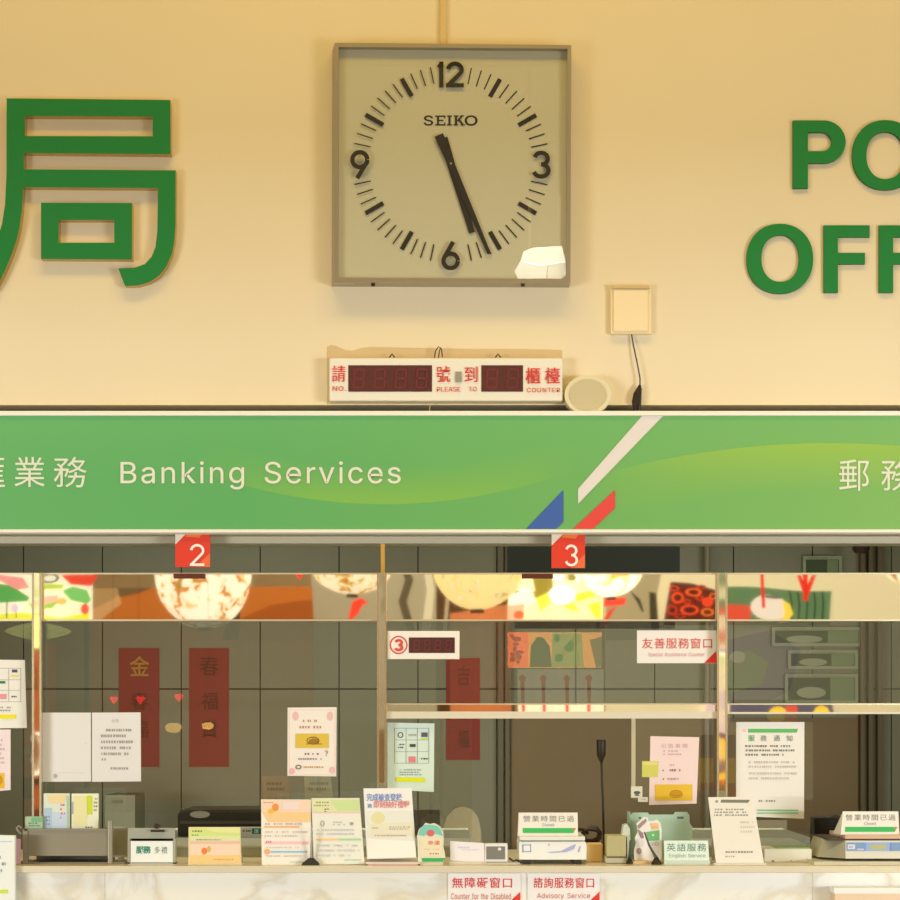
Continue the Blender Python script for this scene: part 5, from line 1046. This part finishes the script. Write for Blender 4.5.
    board('patterned_column', 'tall orange column with white lit globes, reflected in the leftmost post', 22, 54, 643, 840, 15.2, (200, 112, 60), .55,
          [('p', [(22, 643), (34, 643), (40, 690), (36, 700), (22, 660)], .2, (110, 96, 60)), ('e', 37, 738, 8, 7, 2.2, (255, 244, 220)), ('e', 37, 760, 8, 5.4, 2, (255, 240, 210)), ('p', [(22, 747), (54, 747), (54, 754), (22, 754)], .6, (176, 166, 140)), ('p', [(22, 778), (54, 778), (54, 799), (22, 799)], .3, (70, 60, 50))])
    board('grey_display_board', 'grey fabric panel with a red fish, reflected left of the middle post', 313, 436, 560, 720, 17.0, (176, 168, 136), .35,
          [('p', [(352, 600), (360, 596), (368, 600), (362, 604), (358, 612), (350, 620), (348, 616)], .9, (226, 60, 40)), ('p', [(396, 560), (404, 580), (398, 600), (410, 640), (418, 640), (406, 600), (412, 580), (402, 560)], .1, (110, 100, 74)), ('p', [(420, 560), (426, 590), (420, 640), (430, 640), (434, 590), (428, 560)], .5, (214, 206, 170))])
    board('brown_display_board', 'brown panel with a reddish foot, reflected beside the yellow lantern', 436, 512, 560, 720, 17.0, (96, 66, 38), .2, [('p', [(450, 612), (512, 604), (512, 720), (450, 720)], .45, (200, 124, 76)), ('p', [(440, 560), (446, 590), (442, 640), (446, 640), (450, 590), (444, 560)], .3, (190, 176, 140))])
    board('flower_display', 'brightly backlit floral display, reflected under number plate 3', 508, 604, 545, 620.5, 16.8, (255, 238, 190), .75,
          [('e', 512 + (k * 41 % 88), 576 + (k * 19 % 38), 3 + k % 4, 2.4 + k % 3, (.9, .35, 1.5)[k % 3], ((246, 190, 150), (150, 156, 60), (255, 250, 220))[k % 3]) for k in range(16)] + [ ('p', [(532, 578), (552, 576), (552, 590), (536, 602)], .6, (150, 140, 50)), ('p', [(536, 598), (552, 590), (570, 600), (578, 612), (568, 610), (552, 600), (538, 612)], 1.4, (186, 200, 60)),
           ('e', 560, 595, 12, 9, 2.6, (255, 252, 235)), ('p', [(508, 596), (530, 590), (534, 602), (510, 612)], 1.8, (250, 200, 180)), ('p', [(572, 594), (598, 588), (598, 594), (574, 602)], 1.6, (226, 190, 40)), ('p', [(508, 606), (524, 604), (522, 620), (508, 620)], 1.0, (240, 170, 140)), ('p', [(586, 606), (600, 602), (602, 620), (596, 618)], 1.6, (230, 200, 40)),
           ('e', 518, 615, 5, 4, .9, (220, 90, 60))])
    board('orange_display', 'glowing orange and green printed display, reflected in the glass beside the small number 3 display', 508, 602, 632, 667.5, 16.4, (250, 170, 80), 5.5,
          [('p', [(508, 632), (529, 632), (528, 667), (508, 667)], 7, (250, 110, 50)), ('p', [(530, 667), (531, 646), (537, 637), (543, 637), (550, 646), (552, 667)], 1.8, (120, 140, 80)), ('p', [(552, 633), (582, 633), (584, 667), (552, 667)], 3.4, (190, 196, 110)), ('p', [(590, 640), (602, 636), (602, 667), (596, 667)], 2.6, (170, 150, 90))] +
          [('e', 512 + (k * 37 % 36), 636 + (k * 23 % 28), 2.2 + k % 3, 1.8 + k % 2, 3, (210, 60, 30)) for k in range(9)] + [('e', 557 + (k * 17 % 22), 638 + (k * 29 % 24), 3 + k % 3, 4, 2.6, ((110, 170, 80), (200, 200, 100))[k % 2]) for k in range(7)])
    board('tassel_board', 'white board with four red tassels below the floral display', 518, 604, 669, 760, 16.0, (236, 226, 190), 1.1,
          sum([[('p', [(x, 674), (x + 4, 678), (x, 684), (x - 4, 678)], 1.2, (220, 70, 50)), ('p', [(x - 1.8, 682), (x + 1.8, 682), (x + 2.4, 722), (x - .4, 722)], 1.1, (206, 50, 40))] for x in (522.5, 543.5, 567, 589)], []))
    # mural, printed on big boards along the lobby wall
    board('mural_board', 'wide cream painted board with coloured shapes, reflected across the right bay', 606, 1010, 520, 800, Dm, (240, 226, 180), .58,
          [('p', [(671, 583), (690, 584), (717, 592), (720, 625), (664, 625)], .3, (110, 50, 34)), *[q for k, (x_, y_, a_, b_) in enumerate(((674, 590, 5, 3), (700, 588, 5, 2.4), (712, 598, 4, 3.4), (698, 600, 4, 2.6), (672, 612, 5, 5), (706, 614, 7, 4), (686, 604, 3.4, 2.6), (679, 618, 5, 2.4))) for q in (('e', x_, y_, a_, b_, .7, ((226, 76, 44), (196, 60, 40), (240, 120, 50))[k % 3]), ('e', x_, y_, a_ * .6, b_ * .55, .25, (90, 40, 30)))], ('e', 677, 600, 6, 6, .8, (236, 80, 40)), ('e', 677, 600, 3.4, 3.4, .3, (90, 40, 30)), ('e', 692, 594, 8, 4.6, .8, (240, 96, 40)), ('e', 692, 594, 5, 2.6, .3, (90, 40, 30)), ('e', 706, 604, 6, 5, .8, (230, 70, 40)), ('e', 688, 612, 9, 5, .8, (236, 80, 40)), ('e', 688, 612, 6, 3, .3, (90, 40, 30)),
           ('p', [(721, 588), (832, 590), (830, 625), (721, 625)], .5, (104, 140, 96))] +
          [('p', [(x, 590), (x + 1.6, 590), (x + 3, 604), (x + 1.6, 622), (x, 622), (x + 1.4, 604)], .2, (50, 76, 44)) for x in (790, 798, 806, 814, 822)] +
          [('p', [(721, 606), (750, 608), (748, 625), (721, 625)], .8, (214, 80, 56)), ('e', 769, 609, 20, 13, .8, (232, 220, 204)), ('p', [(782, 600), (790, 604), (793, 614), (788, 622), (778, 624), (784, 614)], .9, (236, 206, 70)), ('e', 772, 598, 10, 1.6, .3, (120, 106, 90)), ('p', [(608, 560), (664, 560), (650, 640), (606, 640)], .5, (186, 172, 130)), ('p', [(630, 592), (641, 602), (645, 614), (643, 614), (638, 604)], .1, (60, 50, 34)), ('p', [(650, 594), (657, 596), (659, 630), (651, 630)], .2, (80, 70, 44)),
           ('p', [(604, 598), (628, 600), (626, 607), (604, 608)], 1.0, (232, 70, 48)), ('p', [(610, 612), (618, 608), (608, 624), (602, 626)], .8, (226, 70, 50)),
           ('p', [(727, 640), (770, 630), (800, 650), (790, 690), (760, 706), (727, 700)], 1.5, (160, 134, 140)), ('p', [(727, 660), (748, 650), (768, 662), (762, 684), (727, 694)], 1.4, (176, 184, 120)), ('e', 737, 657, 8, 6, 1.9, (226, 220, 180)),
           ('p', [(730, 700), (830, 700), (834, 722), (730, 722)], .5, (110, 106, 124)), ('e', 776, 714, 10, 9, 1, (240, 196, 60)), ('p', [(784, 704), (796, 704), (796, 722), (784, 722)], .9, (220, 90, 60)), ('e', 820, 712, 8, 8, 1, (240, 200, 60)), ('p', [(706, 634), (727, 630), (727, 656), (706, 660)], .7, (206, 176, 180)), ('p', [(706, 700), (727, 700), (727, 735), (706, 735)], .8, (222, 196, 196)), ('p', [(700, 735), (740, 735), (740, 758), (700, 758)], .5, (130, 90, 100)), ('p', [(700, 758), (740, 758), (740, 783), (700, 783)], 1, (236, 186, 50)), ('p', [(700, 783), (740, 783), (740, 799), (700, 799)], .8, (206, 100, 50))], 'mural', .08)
    for x, w, y1, lab in ((763, 3.4, 609, 'red ribbon strip hanging in the lobby, left of two'), (807, 4.4, 600, 'forked red ribbon hanging in the lobby, right of two')):
        b = MB(); D_ = 15.0; a, c = RP(x - w / 2, 520, D_), RP(x + w / 2, y1, D_)
        b.box(a.x, c.x, a.y - .004, a.y, c.z, 4.0, em((226, 40, 26), .9))
        if x == 807:
            p = [RP(x - 8, 574, D_), RP(x - 4, 574, D_), RP(x, 588, D_), RP(x + 6, 574, D_), RP(x + 10, 574, D_), RP(x + 2, 596, D_), RP(x - 1, 596, D_)]
            b.face([(v.x, a.y + .004, v.z) for v in p], em((226, 40, 26), .9))
        tag(b.build('red_ribbon'), lab, 'ribbon')
    # small lamps and red hearts that the glass picks up
    for i, (x, y) in enumerate(((113, 700), (139.5, 700), (178, 697.5), (298 + 3, 576))):
        D_ = 13.2; c = RP(x, y, D_); s = 4.2 / F * D_
        t = thing('red_ornament', ['glowing red ornament left of the first red banner', 'glowing red ornament over the first red banner', 'glowing red ornament between the red banners', 'tiny red ornament mirrored in the steel rail'][i], 'ornament', (c.x, c.y, 3.2))
        b = MB(); b.prism([(c.x - s, c.z + s * .4), (c.x - s * .5, c.z + s), (c.x, c.z + s * .6), (c.x + s * .5, c.z + s), (c.x + s, c.z + s * .4), (c.x, c.z - s)], c.y - .02, c.y + .02, em((255, 40, 40), 7 if i < 3 else 1.5)); b.build('heart', t)
        b = MB(); b.tube([(c.x, c.y, c.z + s * .6), (c.x, c.y, 3.2)], .001, mat((120, 30, 20)), 5); b.build('cord', t)
    for i, (x, y, r) in enumerate(((172.5, 728, 8.5), (207, 726, 6), (345, 714, 4), (351, 709, 3), (362, 708, 3), (357, 703.5, 3))):
        D_ = 13.2 if i < 2 else 17.5; c = RP(x, y, D_); s = r / F * D_
        t = thing('pendant_lamp', ['wide glowing lamp reflected between the red banners', 'glowing lamp reflected on the second red banner', 'lowest small lamp above the flyer', 'second small lamp above the flyer', 'rightmost small lamp above the flyer', 'topmost small lamp above the flyer'][i], 'lamp', (c.x, c.y, 3.2))
        b = MB(); b.lathe(tuple(c), [(s * .5, s * .6), (s * .95, s * .3), (s, 0), (s * .75, -s * .4), (s * .3, -s * .6)], em((255, 196, 100), (4.5, 7)[i] if i < 2 else 8), 20); b.build('shade', t, True)
        b = MB(); b.tube([(c.x, c.y, c.z + s * .5), (c.x, c.y, 3.2)], .001, mat((90, 70, 30)), 5); b.build('cord', t)
    for k, (D_, z, h) in enumerate(((13.2, 3.2, .03), (17.5, 3.2, .03), (14.0, 4.6, .04), (15.0, 4.0, .03))):
        b = MB(); yy = 2 * YM + 6 - D_; b.box(-7, 7, yy - .015, yy + .015, z, z + h, mat((110, 96, 70)))
        for xx in (-7, 6.96): b.box(xx, xx + .04, yy - .015, yy + .015, 0, z, mat((110, 96, 70)))
        struct(b.build('trim_%d' % (6 + k)))
    # skylight panel mirrored in the clock glass
    D_ = 14.5; ym = .006
    def R2(px, py): return ((px - 450) / F * D_, 2 * ym + 6 - D_, ZC + (720 - py) / F * D_)
    b = MB()
    for q, e_ in (([(524, 249), (534, 245.6), (562, 244), (566, 259), (541, 263), (521, 258)], 8), ([(521, 259), (541, 264), (548, 262.6), (547, 276), (519, 276.4), (515, 268)], 6.5), ([(549, 262.6), (566, 260), (566.5, 272), (560, 277.4), (548, 276)], 5)):
        pts = [R2(*v) for v in q]; y0 = pts[0][1]; b.prism([(p[0], p[2]) for p in pts], y0 - .05, y0, mat((255, 255, 240), .8, emit=e_))
    o = tag(b.build('bright_panel'), 'bright irregular light panel high in the lobby, mirrored in the clock glass', 'light panel')
    b = MB(); p = R2(530, 246); b.box(p[0] - .01, p[0] + .01, y0 - .04, y0 - .02, p[2] - .05, 6.5, mat((120, 110, 80))); p = R2(560, 246); b.box(p[0] - .01, p[0] + .01, y0 - .04, y0 - .02, p[2] - .05, 6.5, mat((120, 110, 80)));  b.build('hanger', o)
    b = MB(); b.box(-7, 7, y0 - .06, y0, 6.5, 6.56, mat((120, 110, 80))); struct(b.build('trim_10'))

# ================================================================ LIGHT + CAMERA
def area(name, loc, target, sx, sy, power, rgb):
    l = bpy.data.lights.new(name, 'AREA'); l.shape = 'RECTANGLE'; l.size = sx; l.size_y = sy; l.energy = power; l.color = rgb
    o = bpy.data.objects.new(name, l); COL.objects.link(o); o.location = loc
    o.rotation_euler = (Vector(target) - Vector(loc)).to_track_quat('-Z', 'Y').to_euler()
    return o
def build_light():
    w = bpy.data.worlds.new('world'); SC.world = w; w.use_nodes = True
    bg = w.node_tree.nodes['Background']; bg.inputs[0].default_value = (1.0, .85, .56, 1); bg.inputs[1].default_value = WORLD
    area('lobby_ceiling_light', (0, -2.3, 6.4), (0, .1, 3.4), 5.0, .8, KEY, (1.0, .64, .10))
    gm = mat((120, 116, 100), .5)
    for sx, side in ((1, 'right'), (-1, 'left')):
        area('unseen_fill_' + side, (sx * 5.4, -6.3, 1.5), (sx * 5.4, 0, 1.5), 3.2, .06, LOW, (1.0, .98, .94))  # fill added out of view to shape the gradient on the cream wall
        t = thing('unseen_fill_light', 'added fill light with a shade, out of view at the %s side of the lobby' % side, 'added light', (sx * 5.2, -6.4, 0))
        x0, x1 = (3.25, 7.2) if sx > 0 else (-7.2, -3.25)
        b = MB(); b.box(x0, x1, -7.05, -7.0, 1.3, 1.7, gm); b.build('back_plate', t)
        b = MB(); b.box(x0, x1, -5.81, -5.80, HOOD, 2.3, gm); b.box(x0, x0 + .02, -7.0, -5.81, 2.28, 2.3, gm); b.box(x1 - .02, x1, -7.0, -5.81, 2.28, 2.3, gm); b.box(x0, x0 + .02, -7.02, -7.0, 1.3, 2.3, gm); b.box(x1 - .02, x1, -7.02, -7.0, 1.3, 2.3, gm); b.build('front_shade', t)  # added shade that cuts this fill off the upper wall
        b = MB(); b.box((x0 + x1) / 2 - .05, (x0 + x1) / 2 + .05, -7.05, -7.0, 0, 1.3, gm); b.box((x0 + x1) / 2 - .3, (x0 + x1) / 2 + .3, -7.3, -6.8, 0, .03, gm); b.build('stand', t)
    area('low_office_fill', (0, .95, .95), (0, 4, 1.35), 4.6, .5, OFF_FILL, (1.0, .84, .52))  # fill added behind the counter to brighten the lower back wall
    area('side_fill_right', (4.3, -4.4, 1.3), (0, 0, 1.0), 1.4, 1.8, SIDE, (1.0, .96, .84))  # pair of side fills added to brighten the wall and counter
    area('side_fill_left', (-4.3, -4.4, 1.3), (0, 0, 1.0), 1.4, 1.8, SIDE * .6, (1.0, .96, .84))
    area('office_light', (0, 1.6, 2.85), (0, 1.9, 0), 3.6, 1.4, OFF, (1.0, .88, .62))
    area('lobby_wall_fill', (0, -8.5, 5.5), (0, -14, 2.0), 6, 1, LOB, (1.0, .84, .6))  # fill added to brighten the lobby wall and its boards
    c = bpy.data.cameras.new('camera'); c.sensor_width = 36; c.lens = 36 * F / 900; c.shift_y = .3; c.clip_end = 100
    o = bpy.data.objects.new('camera', c); COL.objects.link(o); o.location = (0, -CD, ZC); o.rotation_euler = (math.radians(90), 0, 0)
    SC.camera = o
    SC.view_settings.view_transform = 'Standard'; SC.view_settings.look = 'None'
    SC.view_settings.exposure = 0; SC.view_settings.gamma = 1
HOOD = 1.622
WORLD, KEY, LOW, SIDE, OFF, LOB, OFF_FILL = .28, 118, 185, 95, 54, 150, 72

build_setting(); build_glazing(); build_letters(); build_clock(); build_display(); build_fascia()
build_papers(); build_items(); build_office(); build_lobby(); build_light()
